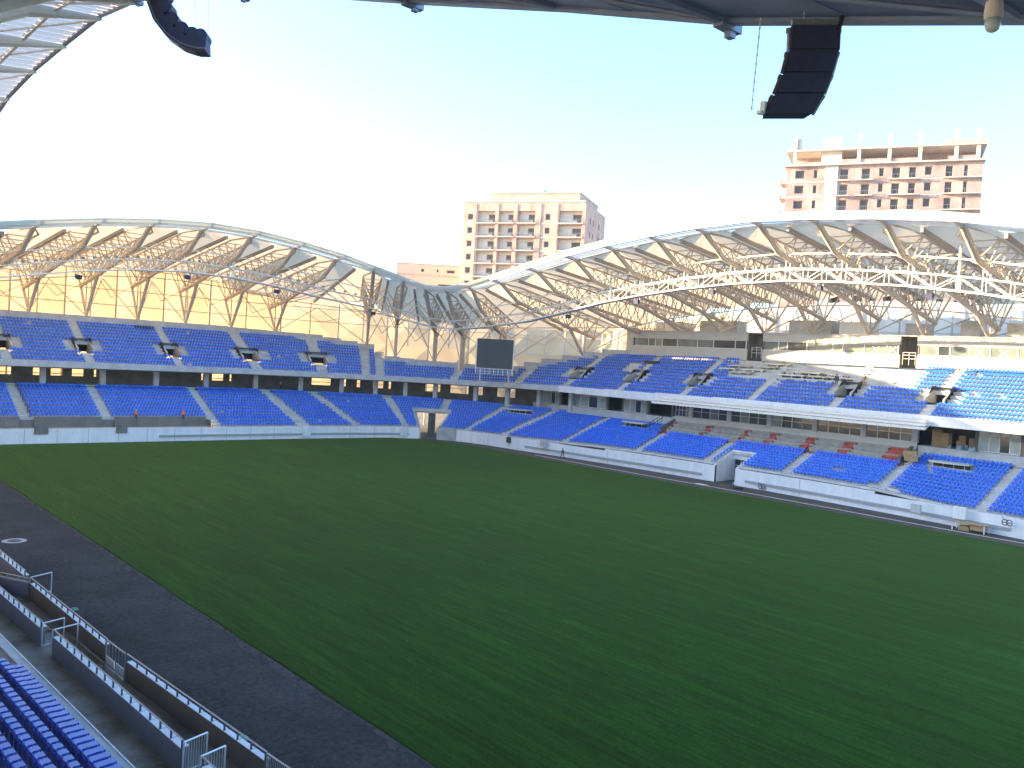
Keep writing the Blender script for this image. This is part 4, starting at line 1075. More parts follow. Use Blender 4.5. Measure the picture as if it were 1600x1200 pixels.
def gate(name, label, pts, infill, m='rail'):
    t = thing(name, label, 'gate', pts[0]); mb = MB()
    a, b = Vector(pts[0]), Vector(pts[1]); zt = 1.26
    A = lambda f, z: a.lerp(b, f)+Vector((0, 0, z))
    mb.tube(A(0, 0), A(0, zt), .035, 6); mb.tube(A(1, 0), A(1, zt), .035, 6); mb.tube(A(0, zt), A(1, zt), .035, 6); mb.tube(A(0, .12), A(1, .12), .03, 6); mb.build('gate_frame', m, t)
    mb = MB(); n = max(2, int((b-a).length/.11))
    if infill == 'bars':
        for k in range(1, n): mb.tube(A(k/n, .12), A(k/n, zt), .012, 4)
        mb.build('gate_bars', m, t)
    elif infill == 'panel':
        for k in range(2):
            f0, f1 = k/2+.04, (k+1)/2-.04; d = (b-a).normalized().cross(Vector((0, 0, 1)))*.02
            p = [A(f0, .15)-d, A(f1, .15)-d, A(f1, .15)+d, A(f0, .15)+d, A(f0, .5)-d, A(f1, .5)-d, A(f1, .5)+d, A(f0, .5)+d]
            q = MB(); q.hexa(p); q.build('gate_panel', 'steel_white', t)
        for k in range(1, 6): mb.tube(A(k/6, .5), A(k/6, zt), .014, 4)
        mb.build('gate_bars', m, t)
gate('gate', 'grey double gate with two white lower panels in the brown barrier wall', ((13.36, 43.0, 0), (13.47, 40.6, 0)), 'panel')
gate('gate', 'grey barred gate at the near end of the brown barrier wall', ((14.36, 27.9, 0), (14.6, 25.3, 0)), 'bars')
gate('gate', 'open grey gate leaf standing out over the asphalt at the far partition', ((13.0, 56.3, 0), (14.3, 56.9, 0)), 'none', 'alu')
gate('gate', 'open grey gate frame at the end of the left corridor wall', ((11.5, 47.0, 0), (12.6, 47.4, 0)), 'none', 'alu')
gate('gate', 'open grey gate frame at the far end of the long corridor wall', ((11.65, 45.7, 0), (12.9, 46.1, 0)), 'none', 'alu')
gate('gate', 'barred gate leaf at the near end of the long corridor wall', ((12.3, 30.4, 0), (13.3, 30.7, 0)), 'bars', 'alu')
gate('gate', 'barred gate leaf at the bottom edge beside the short corridor wall', ((12.36, 29.0, 0), (13.4, 29.3, 0)), 'bars', 'alu')
def low_rail():
    t = thing('guard_rail', 'low dark guard rail running along inside the long corridor wall', 'railing', (12.3, 43, 0)); mb = MB()
    a, b = Vector((12.35, 45.4, 0)), Vector((12.55, 40.6, 0))
    for k in range(4): p = a.lerp(b, k/3); mb.tube(p, p+Vector((0, 0, 1.0)), .025, 5)
    for z in (1.0, .6): mb.tube(a+Vector((0, 0, z)), b+Vector((0, 0, z)), .025, 5)
    mb.build('rail', 'rail_dark', t)
low_rail()
for k, (x, y, z, s, lab) in enumerate(((14.5, 52.7, 0, .22, 'pale green utility lid on the asphalt beside the farther barrier wall'), (15.3, 32., 0, .25, 'bright green utility lid on the asphalt beside the nearer barrier wall'))):
    t = thing('utility_lid', lab, 'lid', (x, y, z)); mb = MB(); mb.lathe((x, y, -.02), [(s, 0), (s, .08), (s*.7, .13), (s*.2, .15)], 10); mb.build('lid', 'green', t); mb = MB(); mb.lathe((x, y, -.02), [(s*1.25, 0), (s*1.25, .04)], 10); mb.build('collar', 'rail_dark', t)
def manhole():
    t = thing('manhole', 'pale ringed manhole cover in the dark asphalt at left', 'manhole', (15.5, 72.4, 0)); mb = MB()
    n = 20; c = Vector((15.5, 72.4, -.012))
    vs = [(c.x+.5*math.cos(2*math.pi*k/n), c.y+.5*math.sin(2*math.pi*k/n), -.006) for k in range(n)]+[(c.x+.85*math.cos(2*math.pi*k/n), c.y+.85*math.sin(2*math.pi*k/n), -.008) for k in range(n)]
    mb.add(vs, [(k, (k+1) % n, n+(k+1) % n, n+k) for k in range(n)]); mb.build('ring', 'concrete', t)
    mb = MB(); mb.lathe(c, [(.49, 0), (.49, .012)], n); mb.build('cover', 'rail_dark', t)
manhole()
mb = MB()
for k in range(3): mb.box(12.05+k*.16, 12.19+k*.16, 49.4, 51.9, .02+.03*k, .06+.03*k)
tag(mb.build('timber_planks', 'wood', loc=(12, 50.6, 0)), 'few orange brown planks lying in the corridor behind the left wall', 'planks')
mb = MB(); mb.box(9.2, 9.7, 44.6, 44.9, 0, .5).box(9.25, 9.65, 44.3, 44.6, .0, .45); tag(mb.build('crate', 'rail_dark', loc=(9.45, 44.6, 0)), 'small dark crate on the corridor floor below the seat front', 'crate')

# ---------------------------------------------------------------- line arrays
def line_array(name, label, pts, right, face_w, depth, chain_top, rot_front, bumps):
    """pts: spine from top to bottom; right: unit vector of the cabinet width; front: direction the cabinets face"""
    t = thing('line_array', label, 'speaker', pts[0])
    right = Vector(right).normalized(); n = len(pts)-1
    for k in range(n):
        a, b = Vector(pts[k]), Vector(pts[k+1]); ax = (b-a).normalized(); fr = right.cross(ax).normalized()*rot_front
        g = (b-a)*.03; a2, b2 = a+g, b-g; hw = right*(face_w/2)
        mb = MB(); mb.hexa([a2-hw, a2+hw, a2+hw*.86-fr*depth, a2-hw*.86-fr*depth, b2-hw, b2+hw, b2+hw*.86-fr*depth, b2-hw*.86-fr*depth])
        c = mb.build('cabinet', 'speaker', t)
        m2 = MB(); m2.hexa([a2-hw*.96+fr*.0, a2+hw*.96, a2+hw*.96+fr*.03, a2-hw*.96+fr*.03, b2-hw*.96, b2+hw*.96, b2+hw*.96+fr*.03, b2-hw*.96+fr*.03]); m2.build('grille', 'speaker', c)
        if bumps:
            m3 = MB(); mid = (a2+b2)/2-fr*depth; r = .38; m3.tube(mid-hw*.9-fr*.22, mid+hw*.9-fr*.22, r, 14); m3.build('rear_shell', 'speaker', c)
        for s in (-1, 1): m4 = MB(); m4.beam(a2+hw*s*1.03-fr*.1, b2+hw*s*1.03-fr*.1, .03, .08); m4.tube(a2+hw*s*1.08-fr*.12, a2+hw*s*1.08-fr*.12+ax*.1, .035, 6); m4.build('rigging', 'rail', c)
    mb = MB(); a = Vector(pts[0]); fr = right.cross((Vector(pts[1])-a).normalized())*rot_front
    mb.beam(a-right*face_w*.5+Vector((0, 0, .06)), a+right*face_w*.5+Vector((0, 0, .06)), .1, .1); mb.beam(a-fr*depth+Vector((0, 0, .06)), a+fr*.1+Vector((0, 0, .06)), .12, .08); mb.build('bumper', 'rail', t)
    mb = MB()
    for p, q in chain_top:
        p, q = Vector(p), Vector(q); m = int((q-p).length/.09)
        for k in range(m): mb.tube(p.lerp(q, k/m), p.lerp(q, (k+.8)/m), .012 if k % 2 else .018, 4)
    mb.build('chain', 'alu', t)
    return t
rt = Vector((.742, -.667, .06))
P5 = [(16.63, 9.54, 23.45), (16.66, 9.50, 22.98), (16.64, 9.50, 22.46), (16.52, 9.60, 21.98), (16.30, 9.76, 21.50)]
P5 = [(16.63, 9.54, 23.43), (16.62, 9.52, 22.92), (16.52, 9.57, 22.42), (16.40, 9.66, 21.97), (16.22, 9.80, 21.52)]
la = line_array('line_array', 'black line array loudspeaker of stacked cabinets hanging at upper right, seen from the front', P5, rt, 1.04, .38, [((15.72, 10.3, 23.5), (15.68, 10.35, 21.55)), ((16.4, 9.7, 24.3), (16.4, 9.7, 23.5)), ((17.0, 9.2, 24.3), (17.0, 9.2, 23.5))], -1, False)
mb = MB(); mb.tube((16.95, 9.2, 23.3), (17.1, 9.1, 24.3), .05, 6); mb.build('cable', 'black', la)
mb = MB(); mb.box(15.80, 15.88, 10.12, 10.22, 21.5, 21.75); mb.box(15.72, 15.84, 10.15, 10.25, 21.48, 21.54); mb.build('motor', 'alu', la)
PL = [(17.05, 52.78, 36.6), (17.12, 52.65, 35.5), (17.45, 52.35, 34.45), (17.98, 51.82, 33.6), (18.62, 51.2, 33.05), (19.25, 50.62, 32.82), (19.75, 50.2, 32.85)]
line_array('line_array', 'curved black line array loudspeaker hanging at upper left, seen from its side', PL, (.60, .80, 0), 1.2, .66, [((19.16, 50.75, 32.9), (19.09, 50.92, 37.0)), ((19.73, 50.22, 32.79), (19.65, 50.42, 37.0))], 1, True)
def dome():
    c = Vector((14.02, 5.09, 21.70)); t = thing('dome_camera', 'white dome security camera hanging from the near roof edge at top right', 'camera', c)
    mb = MB(); mb.lathe(c, [(.04, .85), (.045, .20), (.12, .18), (.135, .0), (.128, -.08)], 16); mb.build('housing', 'cream', t, smooth=False)
    mb = MB(); mb.lathe(c, [(.12, -.08), (.115, -.17), (.09, -.24), (.05, -.27), (.01, -.28)], 16); mb.build('dome', 'glass_pale', t, smooth=True)
    mb = MB(); mb.lathe(c+Vector((0, 0, .42)), [(.09, 0), (.09, .10), (.05, .2)], 12); mb.build('bracket', 'steel_white', t)
dome()
# ---------------------------------------------------------------- buildings beyond the stadium
class Frame:
    """local axes of a facade: x along it (to the right), y into the building, z up"""
    def __init__(s, o, ang): s.o = Vector(o); s.ex = Vector((math.cos(ang), math.sin(ang), 0)); s.ey = Vector((-math.sin(ang), math.cos(ang), 0))
    def p(s, x, y, z): return s.o+s.ex*x+s.ey*y+Vector((0, 0, z))
    def box(s, mb, x0, x1, y0, y1, z0, z1):
        return mb.hexa([s.p(x0, y0, z0), s.p(x1, y0, z0), s.p(x1, y1, z0), s.p(x0, y1, z0), s.p(x0, y0, z1), s.p(x1, y0, z1), s.p(x1, y1, z1), s.p(x0, y1, z1)])
def wall_holes(fr, mb, x0, x1, z0, z1, holes, y=0., t=.35):
    xs = sorted({x0, x1, *[h[0] for h in holes], *[h[2] for h in holes]}); zs = sorted({z0, z1, *[h[1] for h in holes], *[h[3] for h in holes]})
    for a, b in zip(xs, xs[1:]):
        for c, d in zip(zs, zs[1:]):
            mx, mz = (a+b)/2, (c+d)/2
            if any(h[0] < mx < h[2] and h[1] < mz < h[3] for h in holes): continue
            mb.quad(fr.p(a, y, c), fr.p(b, y, c), fr.p(b, y, d), fr.p(a, y, d))
    for h in holes:
        a, c, b, d = h
        mb.quad(fr.p(a, y, c), fr.p(a, y+t, c), fr.p(a, y+t, d), fr.p(a, y, d)); mb.quad(fr.p(b, y, c), fr.p(b, y+t, c), fr.p(b, y+t, d), fr.p(b, y, d))
        mb.quad(fr.p(a, y, c), fr.p(b, y, c), fr.p(b, y+t, c), fr.p(a, y+t, c)); mb.quad(fr.p(a, y, d), fr.p(b, y, d), fr.p(b, y+t, d), fr.p(a, y+t, d))
def win(fr, parent, a, c, b, d, y, sill=True):
    mb = MB(); fr.box(mb, a, b, y, y+.05, c, d); w = mb.build('window', 'pane', parent)  # dark sheet stands in for the unlit interior
    mb = MB(); f = .09
    fr.box(mb, a, a+f, y-.05, y, c, d); fr.box(mb, b-f, b, y-.05, y, c, d); fr.box(mb, a+f, b-f, y-.05, y, c, c+f); fr.box(mb, a+f, b-f, y-.05, y, d-f, d)
    mb.build('frame', 'frame_conc', w)
def middle_block():
    D = Vector((146.24, 186.34, 0)); az = R(61)
    fr = Frame(D, math.atan2(-math.sin(R(61)), math.cos(R(61)))+0)       # x axis = (cos61,-sin61)
    fr.ex = Vector((math.cos(R(61)), -math.sin(R(61)), 0)); fr.ey = Vector((math.sin(R(61)), math.cos(R(61)), 0))
    Wd, Dp, top, fh = 34.4, 24., 58.6, 3.66
    b = thing('apartment_building', 'unfinished brick apartment block with balconies rising behind the corner roof', 'building', fr.p(Wd/2, Dp/2, 0))
    zs = [top-2.2-fh*(k+1) for k in range(15)]
    sc = Wd/196.
    X = lambda px: (px-725)*sc
    holes, wins, bal = [], [], []
    for z in zs:
        holes += [(X(733), z+.9, X(741.5), z+2.55)]; wins.append((X(733), z+.9, X(741.5), z+2.55))
        holes += [(X(860), z+.9, X(868), z+2.55)]; wins.append((X(860), z+.9, X(868), z+2.55))
        for p, q in ((750, 779), (785, 809), (816.5, 844), (882, 919)):
            holes.append((X(p), z+.1, X(q), z+fh-.35)); bal.append((X(p), z, X(q)))
    mb = MB(); wall_holes(fr, mb, 0, Wd, 0, top, holes, 0, 1.3)
    fr.box(mb, 0, .3, 0.01, Dp, 0, top-.1)
    fr.box(mb, .3, Wd-.3, Dp-.3, Dp, 0, top-.1); fr.box(mb, 0.02, Wd-.02, 0.02, Dp, top-.12, top-.02)
    # right side with openings
    fs = Frame((0, 0, 0), 0); fs.o = fr.p(Wd, 0, 0); fs.ex = fr.ey; fs.ey = -fr.ex
    sh = [(a, z+.9, a+c, z+2.5) for z in zs for a, c in ((6, 1.4), (9.4, 1.4), (16, 2))]
    wall_holes(fs, mb, 0, Dp, 0, top, sh, 0, .35)
    mb.build('wall', 'brick', b)
    for a, c, d, e in wins: win(fr, b, a, c, d, e, .3)
    for h in sh[:18]: win(fs, b, *h, .3)
    rnd = random.Random(2)
    for a, z, q in bal:
        # recessed bay: rear wall with a door opening, slab and rail
        m = MB(); dx = rnd.choice((.5, .55, .6)); w = q-a
        o = (a+w*.52, z+.1, a+w*.90, z+2.6)
        wall_holes(fr, m, a, q, z, z+fh, [o], 1.3, .3); m.build('bay_wall', 'frame_conc', b)
        win(fr, b, *o, 1.55)
        m = MB(); fr.box(m, o[0]+.1, o[0]+1.3, 1.1, 1.25, z+.1, z+1.0); m.build('block_pile', 'frame_conc', b)
        m = MB(); fr.box(m, a-.25, q+.25, -.55, 1.3, z-.14, z+.1); s = m.build('balcony_slab', 'frame_conc', b)
        m = MB()
        for k in range(13): x = lerp(a, q, k/12); fr.box(m, x-.02, x+.02, -.48, -.44, z+.1, z+1.05)
        fr.box(m, a, q, -.49, -.43, z+1.0, z+1.06); m.build('railing', 'rail', s)
    for p in (745, 782, 813, 851, 878, 921):
        m = MB(); fr.box(m, X(p)-.42, X(p)+.42, -.16, -.005, 0, top-.6); m.build('pilaster', 'brick', b)
    for k, z in enumerate(zs[:8]):
        m = MB(); fr.box(m, 0, X(748), -.06, -.004, z-.2, z+.05); fr.box(m, X(847), X(877), -.06, -.004, z-.2, z+.05); m.build('floor_band', 'frame_conc', b)
    m = MB(); fr.box(m, -.15, Wd+.15, -.15, .15, top-.2, top+.15); m.build('parapet', 'frame_conc', b)
    m = MB(); fr.box(m, X(762), Wd-2.4, 3.5, Dp, top, top+2.9); r = m.build('roof_storey', 'brick', b)
    m = MB(); fr.box(m, X(762)-.2, Wd-2.2, 3.3, Dp+.2, top+2.9, top+3.15); fr.box(m, X(762), Wd-2.4, 3.44, 3.5, top+1.5, top+1.75); m.build('cornice', 'frame_conc', r)
    m = MB(); fr.box(m, X(813), X(840), 8, 13, top+3.15, top+5.2); m.build('lift_house', 'frame_conc', b)
    for px in (778, 860, 897):
        m = MB(); fr.box(m, X(px)-.5, X(px)+.5, 5, 6, top+3.15, top+3.8); m.build('water_tank', 'cream', b)
middle_block()
def low_block():
    A = Vector((147.02, 218.73, 0)); B = Vector((161.25, 205.95, 0)); d = (B-A).normalized()
    fr = Frame(A, 0); fr.ex = d; fr.ey = Vector((-d.y, d.x, 0)); L = (B-A).length+6
    if fr.ey.dot(A) < 0: fr.ey = -fr.ey
    top = 43.2; b = thing('apartment_building', 'low ochre rendered building behind the dip of the roofs, left of the brick block', 'building', A)
    holes = [(7.4, top-2.2, 8.5, top-1.2), (12.2, top-2.1, 12.9, top-1.2), (15.3, top-2.2, 17.8, top-1.2), (12.8, top-9.2, 18.6, top-5.6)]
    mb = MB(); wall_holes(fr, mb, 0, L, 0, top, holes, 0, .5); fr.box(mb, 0, L, .5, 16, 0, top-.3); mb.build('wall', 'render', b)
    for h in holes: win(fr, b, *h, .42)
    m = MB(); fr.box(m, -.1, L+.1, -.1, .3, top, top+.3); fr.box(m, 0, L, -.08, -.004, top-3.4, top-3.0); m.build('parapet', 'brick', b)
    m = MB(); fr.box(m, 12.4, 19, -1.6, 0, top-9.5, top-9.2); s = m.build('balcony_slab', 'frame_conc', b)
    m = MB()
    for k in range(16): x = lerp(12.5, 18.9, k/15); fr.box(m, x-.04, x+.04, -1.55, -1.5, top-9.2, top-7.9)
    m.build('railing', 'steel_white', s)
low_block()
def right_block():
    A = Vector((171.73, 103.02, 0)); B = Vector((193.14, 70.23, 0))
    az = R(66); fr = Frame(A, 0); fr.ex = Vector((math.cos(az), -math.sin(az), 0)); fr.ey = Vector((math.sin(az), math.cos(az), 0))
    Wd = 38.8; Dp = 20.; fh = 3.35
    fr.o = Vector((172.5, 103.5, 0))
    top = 66.0
    b = thing('apartment_building', 'unfinished pink block tower with bare concrete columns on top at upper right', 'building', fr.p(Wd/2, Dp/2, 0))
    X = lambda px: (px-1228)/(1535-1228)*Wd
    zs = [top-fh*(k+1) for k in range(16)]         # floor levels; zs[0] = open top storey
    holes = []; bal = []
    for z in zs[1:]:
        for p, q, zz in ((1242, 1258, 0), (1273, 1279, 0), (1316, 1330, -1), (1351, 1365, -1), (1378.5, 1386, 0), (1399, 1412, -1), (1425, 1436, -1), (1449, 1460, 0), (1480, 1491, -1), (1507, 1513, -1)):
            holes.append((X(p), z+(.75 if zz == 0 else .15), X(q), z+2.55))
        bal += [(1310, 1332, z), (1342, 1370, z), (1394, 1443, z), (1478, 1534, z)]
    mb = MB(); wall_holes(fr, mb, 0, Wd, 0, zs[0], holes, 0, .5)
    fr.box(mb, .3, Wd-.3, Dp-.3, Dp, 0, zs[0]-.05); fr.box(mb, 0, .3, .01, Dp, 0, zs[0]-.05); fr.box(mb, Wd-.3, Wd, .01, Dp, 0, zs[0]-.05); fr.box(mb, 0.02, Wd-.02, .02, Dp, zs[0]-.15, zs[0]-.03)
    mb.build('wall', 'brick_pink', b)
    for h in holes:
        if h[1] > zs[0]-16: win(fr, b, *h, .45)
    for p, q, z in bal:
        if z < zs[0]-16: continue
        m = MB(); fr.box(m, X(p), X(q), -1.1, -.004, z-.16, z+.02); s = m.build('balcony_slab', 'frame_conc', b)
        m = MB()
        for k in range(8): x = lerp(X(p)+.05, X(q)-.05, k/7); fr.box(m, x-.025, x+.025, -1.06, -1.0, z+.02, z+.95)
        fr.box(m, X(p), X(q), -1.06, -1.0, z+.9, z+.96); m.build('railing', 'rail', s)
    m = MB(); fr.box(m, X(1292), X(1313), -.25, -.01, 0, zs[0]); m.build('stair_shaft', 'concrete', b)
    for k, z in enumerate(zs[1:6]):
        m = MB(); fr.box(m, -.4, X(1290), -.12, -.004, z-.25, z+.05); fr.box(m, X(1444), X(1476), -.1, -.004, z-.2, z+.05); m.build('floor_band', 'frame_conc', b)
        m = MB(); fr.box(m, -1.5, -.01, 1, 6, z-.1, z+.1); fr.box(m, -1.5, -1.4, 1, 6, z+.1, z+1); m.build('side_balcony', 'brick', b)
    # open top storey
    m = MB(); fr.box(m, -.6, Wd+.3, -1.0, Dp, zs[0]-.03, zs[0]+.2); m.build('floor_slab', 'frame_conc', b)
    m = MB(); fr.box(m, -.4, Wd+.4, -.8, Dp, top-.1, top+.2); m.build('floor_slab', 'frame_conc', b)
    m = MB(); fr.box(m, X(1478), Wd+.5, -.9, 8, top+.2, top+.9); m.build('upstand', 'brick', b)
    for p in (1240, 1345, 1393, 1440, 1494, 1526):
        m = MB(); fr.box(m, X(p)-.35, X(p)+.35, -.45, .1, zs[0]+.2, top+3.2); c = m.build('column', 'frame_conc', b)
        m = MB()
        for k in range(4): x = X(p)-.25+.5*(k % 2); y = -.4+.4*(k//2); fr.box(m, x-.03, x+.03, y-.03, y+.03, top+3.2, top+4.6)
        m.build('rebar', 'rail', c)
    m = MB(); fr.box(m, X(1284), X(1317), .6, 4, zs[0]+.2, top+3.0); m.build('lift_shaft', 'frame_conc', b)
    m = MB(); fr.box(m, X(1236), X(1249), .2, 3, top+.2, top+2.9); m.build('stub_wall', 'frame_conc', b)
    for p, q, hh in ((1318, 1343, 1.1), (1347, 1392, 1.0), (1396, 1438, .9), (1482, 1526, 1.0), (1250, 1284, .7)):
        m = MB(); fr.box(m, X(p), X(q), -.2, .05, zs[0]+.2, zs[0]+.2+hh); m.build('breast_wall', 'brick_pink', b)
    m = MB(); fr.box(m, .5, Wd-.5, 6, 6.3, zs[0]+.2, top-.1); m.build('inner_wall', 'brick_pink', b)
    rnd = random.Random(4)
    for k in range(26): x = rnd.uniform(0, Wd); m = MB(); fr.box(m, x-.03, x+.03, -.7, -.64, top+.2, top+.2+rnd.uniform(.8, 1.5)); m.build('rebar', 'rail', b)
right_block()

# ---------------------------------------------------------------- people
def make_person(label, loc, ang, top, legs, pose='stand', vest=None, group=None, helmet=None):
    t = thing('person', label, 'person', loc, group)
    sw = {'stand': .06, 'walk': .30, 'sit': .0}[pose]
    J = {'pel': (0, 0, .95), 'chest': (.02, 0, 1.28), 'neck': (.03, 0, 1.48), 'head': (.05, 0, 1.62), 'crown': (.04, 0, 1.74),
         'shl': (.02, .19, 1.42), 'ell': (-.08-sw*.4, .25, 1.14), 'hal': (.05-sw*.3, .24, .90), 'shr': (.02, -.19, 1.42), 'elr': (-.04+sw*.5, -.25, 1.15), 'har': (.14+sw*.7, -.23, .94),
         'hipl': (0, .10, .92), 'knl': (sw*.8+.03, .11, .50), 'anl': (sw*.9-.02, .11, .09), 'tol': (sw*.9+.17, .13, .03),
         'hipr': (0, -.10, .92), 'knr': (-sw*.45+.03, -.11, .50), 'anr': (-sw*1.5-.02, -.11, .10), 'tor': (-sw*1.5+.16, -.13, .03)}
    if pose == 'sit':
        for k in J: J[k] = (J[k][0], J[k][1], J[k][2]-.45)
        J.update(knl=(.42, .12, .50), knr=(.42, -.12, .50), anl=(.44, .12, .09), anr=(.44, -.12, .09), tol=(.6, .13, .03), tor=(.6, -.13, .03))
    rad = dict(pel=.15, chest=.16, neck=.06, head=.10, crown=.085, shl=.075, ell=.05, hal=.04, shr=.075, elr=.05, har=.04, hipl=.10, knl=.068, anl=.045, tol=.04, hipr=.10, knr=.068, anr=.045, tor=.04)
    E_ = [('pel', 'chest'), ('chest', 'neck'), ('neck', 'head'), ('head', 'crown'), ('chest', 'shl'), ('shl', 'ell'), ('ell', 'hal'), ('chest', 'shr'), ('shr', 'elr'), ('elr', 'har'), ('pel', 'hipl'), ('hipl', 'knl'), ('knl', 'anl'), ('anl', 'tol'), ('pel', 'hipr'), ('hipr', 'knr'), ('knr', 'anr'), ('anr', 'tor')]
    names = list(J); ca, sa_ = math.cos(ang), math.sin(ang)
    rot = lambda p: (ca*p[0]-sa_*p[1], sa_*p[0]+ca*p[1], p[2])
    me = bpy.data.meshes.new('body'); me.from_pydata([rot(J[k]) for k in names], [(names.index(a), names.index(b)) for a, b in E_], [])
    o = bpy.data.objects.new('body', me); COL.objects.link(o)
    md = o.modifiers.new('skin', 'SKIN'); o.modifiers.new('sub', 'SUBSURF').levels = 1
    for i, k in enumerate(names):
        v = me.skin_vertices[0].data[i]; r = rad[k]; v.radius = (r, r*(1.25 if k in ('pel', 'chest') else 1)); v.use_root = (k == 'pel')
    dg = bpy.context.evaluated_depsgraph_get(); ev = o.evaluated_get(dg); m2 = bpy.data.meshes.new_from_object(ev)
    bpy.data.objects.remove(o)
    for mm in (legs, top, 'skin'): m2.materials.append(M[mm])
    off_ = -.45 if pose == 'sit' else 0
    for p in m2.polygons:
        c = p.center; lx = ca*c.x+sa_*c.y; ly = -sa_*c.x+ca*c.y; z = c.z-off_
        p.material_index = 2 if (z > 1.49 or (abs(ly) > .19 and z < .98 and z > .8 and pose != 'sit')) else (1 if z > .97 else 0); p.use_smooth = True
    b = bpy.data.objects.new('body', m2); COL.objects.link(b); b.parent = t
    base = Vector(loc)
    hd = Vector(rot(J['head'])); hm = MB(); hm.lathe(base+hd+Vector((0, 0, .0)), [(.115, .02), (.118, .06), (.10, .12), (.05, .155), (.01, .16)], 10)
    hm.build('helmet' if helmet else 'hair', helmet or 'black', t, smooth=True)
    if vest:
        z0, z1 = 1.0+off_, 1.46+off_; vm = MB(); n = 12; prof = [(z0, .185, .23), ((z0+z1)/2, .20, .235), (z1-.06, .18, .235), (z1, .10, .17)]
        vs = []
        for z, rx, ry in prof:
            for k in range(n): a = 2*math.pi*k/n; q = rot((.01+rx*math.cos(a), ry*math.sin(a), z)); vs.append(base+Vector(q))
        fs = [(j*n+k, j*n+(k+1) % n, (j+1)*n+(k+1) % n, (j+1)*n+k) for j in range(3) for k in range(n)]
        vm.add(vs, fs); vm.build('vest', vest, t, smooth=True)
    # face and fingers
    fm = MB(); q = lambda x, y, z: base+Vector(rot((J['head'][0]+x, J['head'][1]+y, J['head'][2]+z)))
    fm.add([q(.10, -.012, .02), q(.10, .012, .02), q(.10, .018, -.03), q(.10, -.018, -.03), q(.128, 0, -.03)], [(0, 1, 4), (1, 2, 4), (2, 3, 4), (3, 0, 4)]); fm.build('nose', 'skin', t)
    return t
make_person('worker in an orange vest in the front row of the far stand, left of two', (45.3, 136.75, 2.95), R(-90), 'orange', 'dark_cloth', 'stand', 'orange', None, 'steel_white')
make_person('worker in an orange vest among the front seats of the far stand, right of two', (52.6, 136.75, 2.95), R(-90), 'orange', 'dark_cloth', 'stand', 'orange', None, 'orange')
make_person('person in dark clothes walking along the far touchline beside the white pitch wall', (101.2, 98.6, .0), R(100), 'dark_cloth', 'dark_cloth', 'walk')
make_person('worker in a red vest walking across the aisle below the red terrace', (111.4, 60.7, 5.2), R(70), 'red_vest', 'dark_cloth', 'walk', 'red_vest')
make_person('worker in navy standing above the upper tier entrance on bare steps', (118.3, 60.6, 14.95), R(200), 'blue_cloth', 'dark_cloth', 'stand')
make_person('worker in tan clothes bending over rubble on the sunlit upper steps', (118.6, 56.6, 15.2), R(150), 'card', 'wood', 'walk')
make_person('dim figure standing in the concourse opening behind the far lower tier', (75.6, 149.3, 7.6), R(-80), 'skin', 'dark_cloth', 'stand')
make_person('shadowed figure against the lit window in the concourse at far left', (35.7, 152.6, 7.6), R(-80), 'dark_cloth', 'dark_cloth', 'stand')

# ---------------------------------------------------------------- loose things
def carton(name, label, c, s, rz, m='card', group=None):
    t = thing(name, label, 'box', c, group); mb = MB(); cx, cy = math.cos(rz), math.sin(rz)
    P_ = lambda x, y, z: (c[0]+cx*x-cy*y, c[1]+cy*x+cx*y, c[2]+z); a, b, h = s[0]/2, s[1]/2, s[2]
    mb.hexa([P_(-a, -b, 0), P_(a, -b, 0), P_(a, b, 0), P_(-a, b, 0), P_(-a, -b, h), P_(a, -b, h), P_(a, b, h), P_(-a, b, h)]); mb.build('carton', m, t)
    mb = MB(); mb.hexa([P_(-a-.01, -.05, 0.01), P_(a+.01, -.05, 0.01), P_(a+.01, .05, 0.01), P_(-a-.01, .05, 0.01), P_(-a-.01, -.05, h+.01), P_(a+.01, -.05, h+.01), P_(a+.01, .05, h+.01), P_(-a-.01, .05, h+.01)]); mb.build('tape', 'wood', t)
    return t
zf = 7.83
carton('cardboard_box', 'tall cardboard carton leftmost of the stack beside the suite opening', (117.6, 45.7, zf), (1.1, 1.0, 2.3), .1)
carton('cardboard_box', 'second tall cardboard carton of the stack beside the suite opening', (117.4, 44.5, zf), (1.0, 1.1, 1.9), -.1)
carton('cardboard_box', 'cardboard box half in shadow inside the suite opening', (118.4, 43.0, zf), (.9, 1.1, 1.0), .3)
carton('cardboard_box', 'small cardboard box on top of another inside the suite opening', (118.4, 42.9, zf+1.0), (.7, .8, .7), .5)
carton('cardboard_box', 'cardboard box nearest the glazing inside the suite opening', (118.1, 41.4, zf), (.8, .9, 1.5), .2)
carton('cardboard_box', 'brown carton lying on the red stair at the end of the terrace', (112.7, 47.0, 6.45), (1.3, 1.6, .8), .3)
carton('cardboard_box', 'lower brown carton on the red stair at the end of the terrace', (111.6, 46.4, 6.0), (1.0, 1.5, .7), .5)
carton('cardboard_box', 'cardboard carton at the right edge beside the last suite glazing', (117.3, 34.7, zf), (.9, 1.0, 1.2), .1)
carton('cardboard_box', 'second cardboard carton at the right edge in front of the open suite', (117.0, 33.3, zf), (1.0, .9, .9), -.2)
carton('cardboard_box', 'upper cardboard carton resting on the carton at the right edge', (117.3, 34.7, zf+1.2), (.8, .8, .7), .4)
mb = MB(); rnd = random.Random(8)
for k in range(9):
    x, y = rnd.uniform(115.6, 117.2), rnd.uniform(39.4, 43.6); s = rnd.uniform(.25, .5); a = rnd.uniform(0, 3)
    p = [(x+s*math.cos(a+j*1.57+rnd.uniform(-.2, .2)), y+s*math.sin(a+j*1.57), zf+rnd.uniform(0, .1)) for j in range(4)]; q_ = [(x+(px-x)*.5, y+(py-y)*.5, zf+.2+rnd.uniform(.1, .5)) for px, py, _ in p]
    mb.hexa(p+q_)
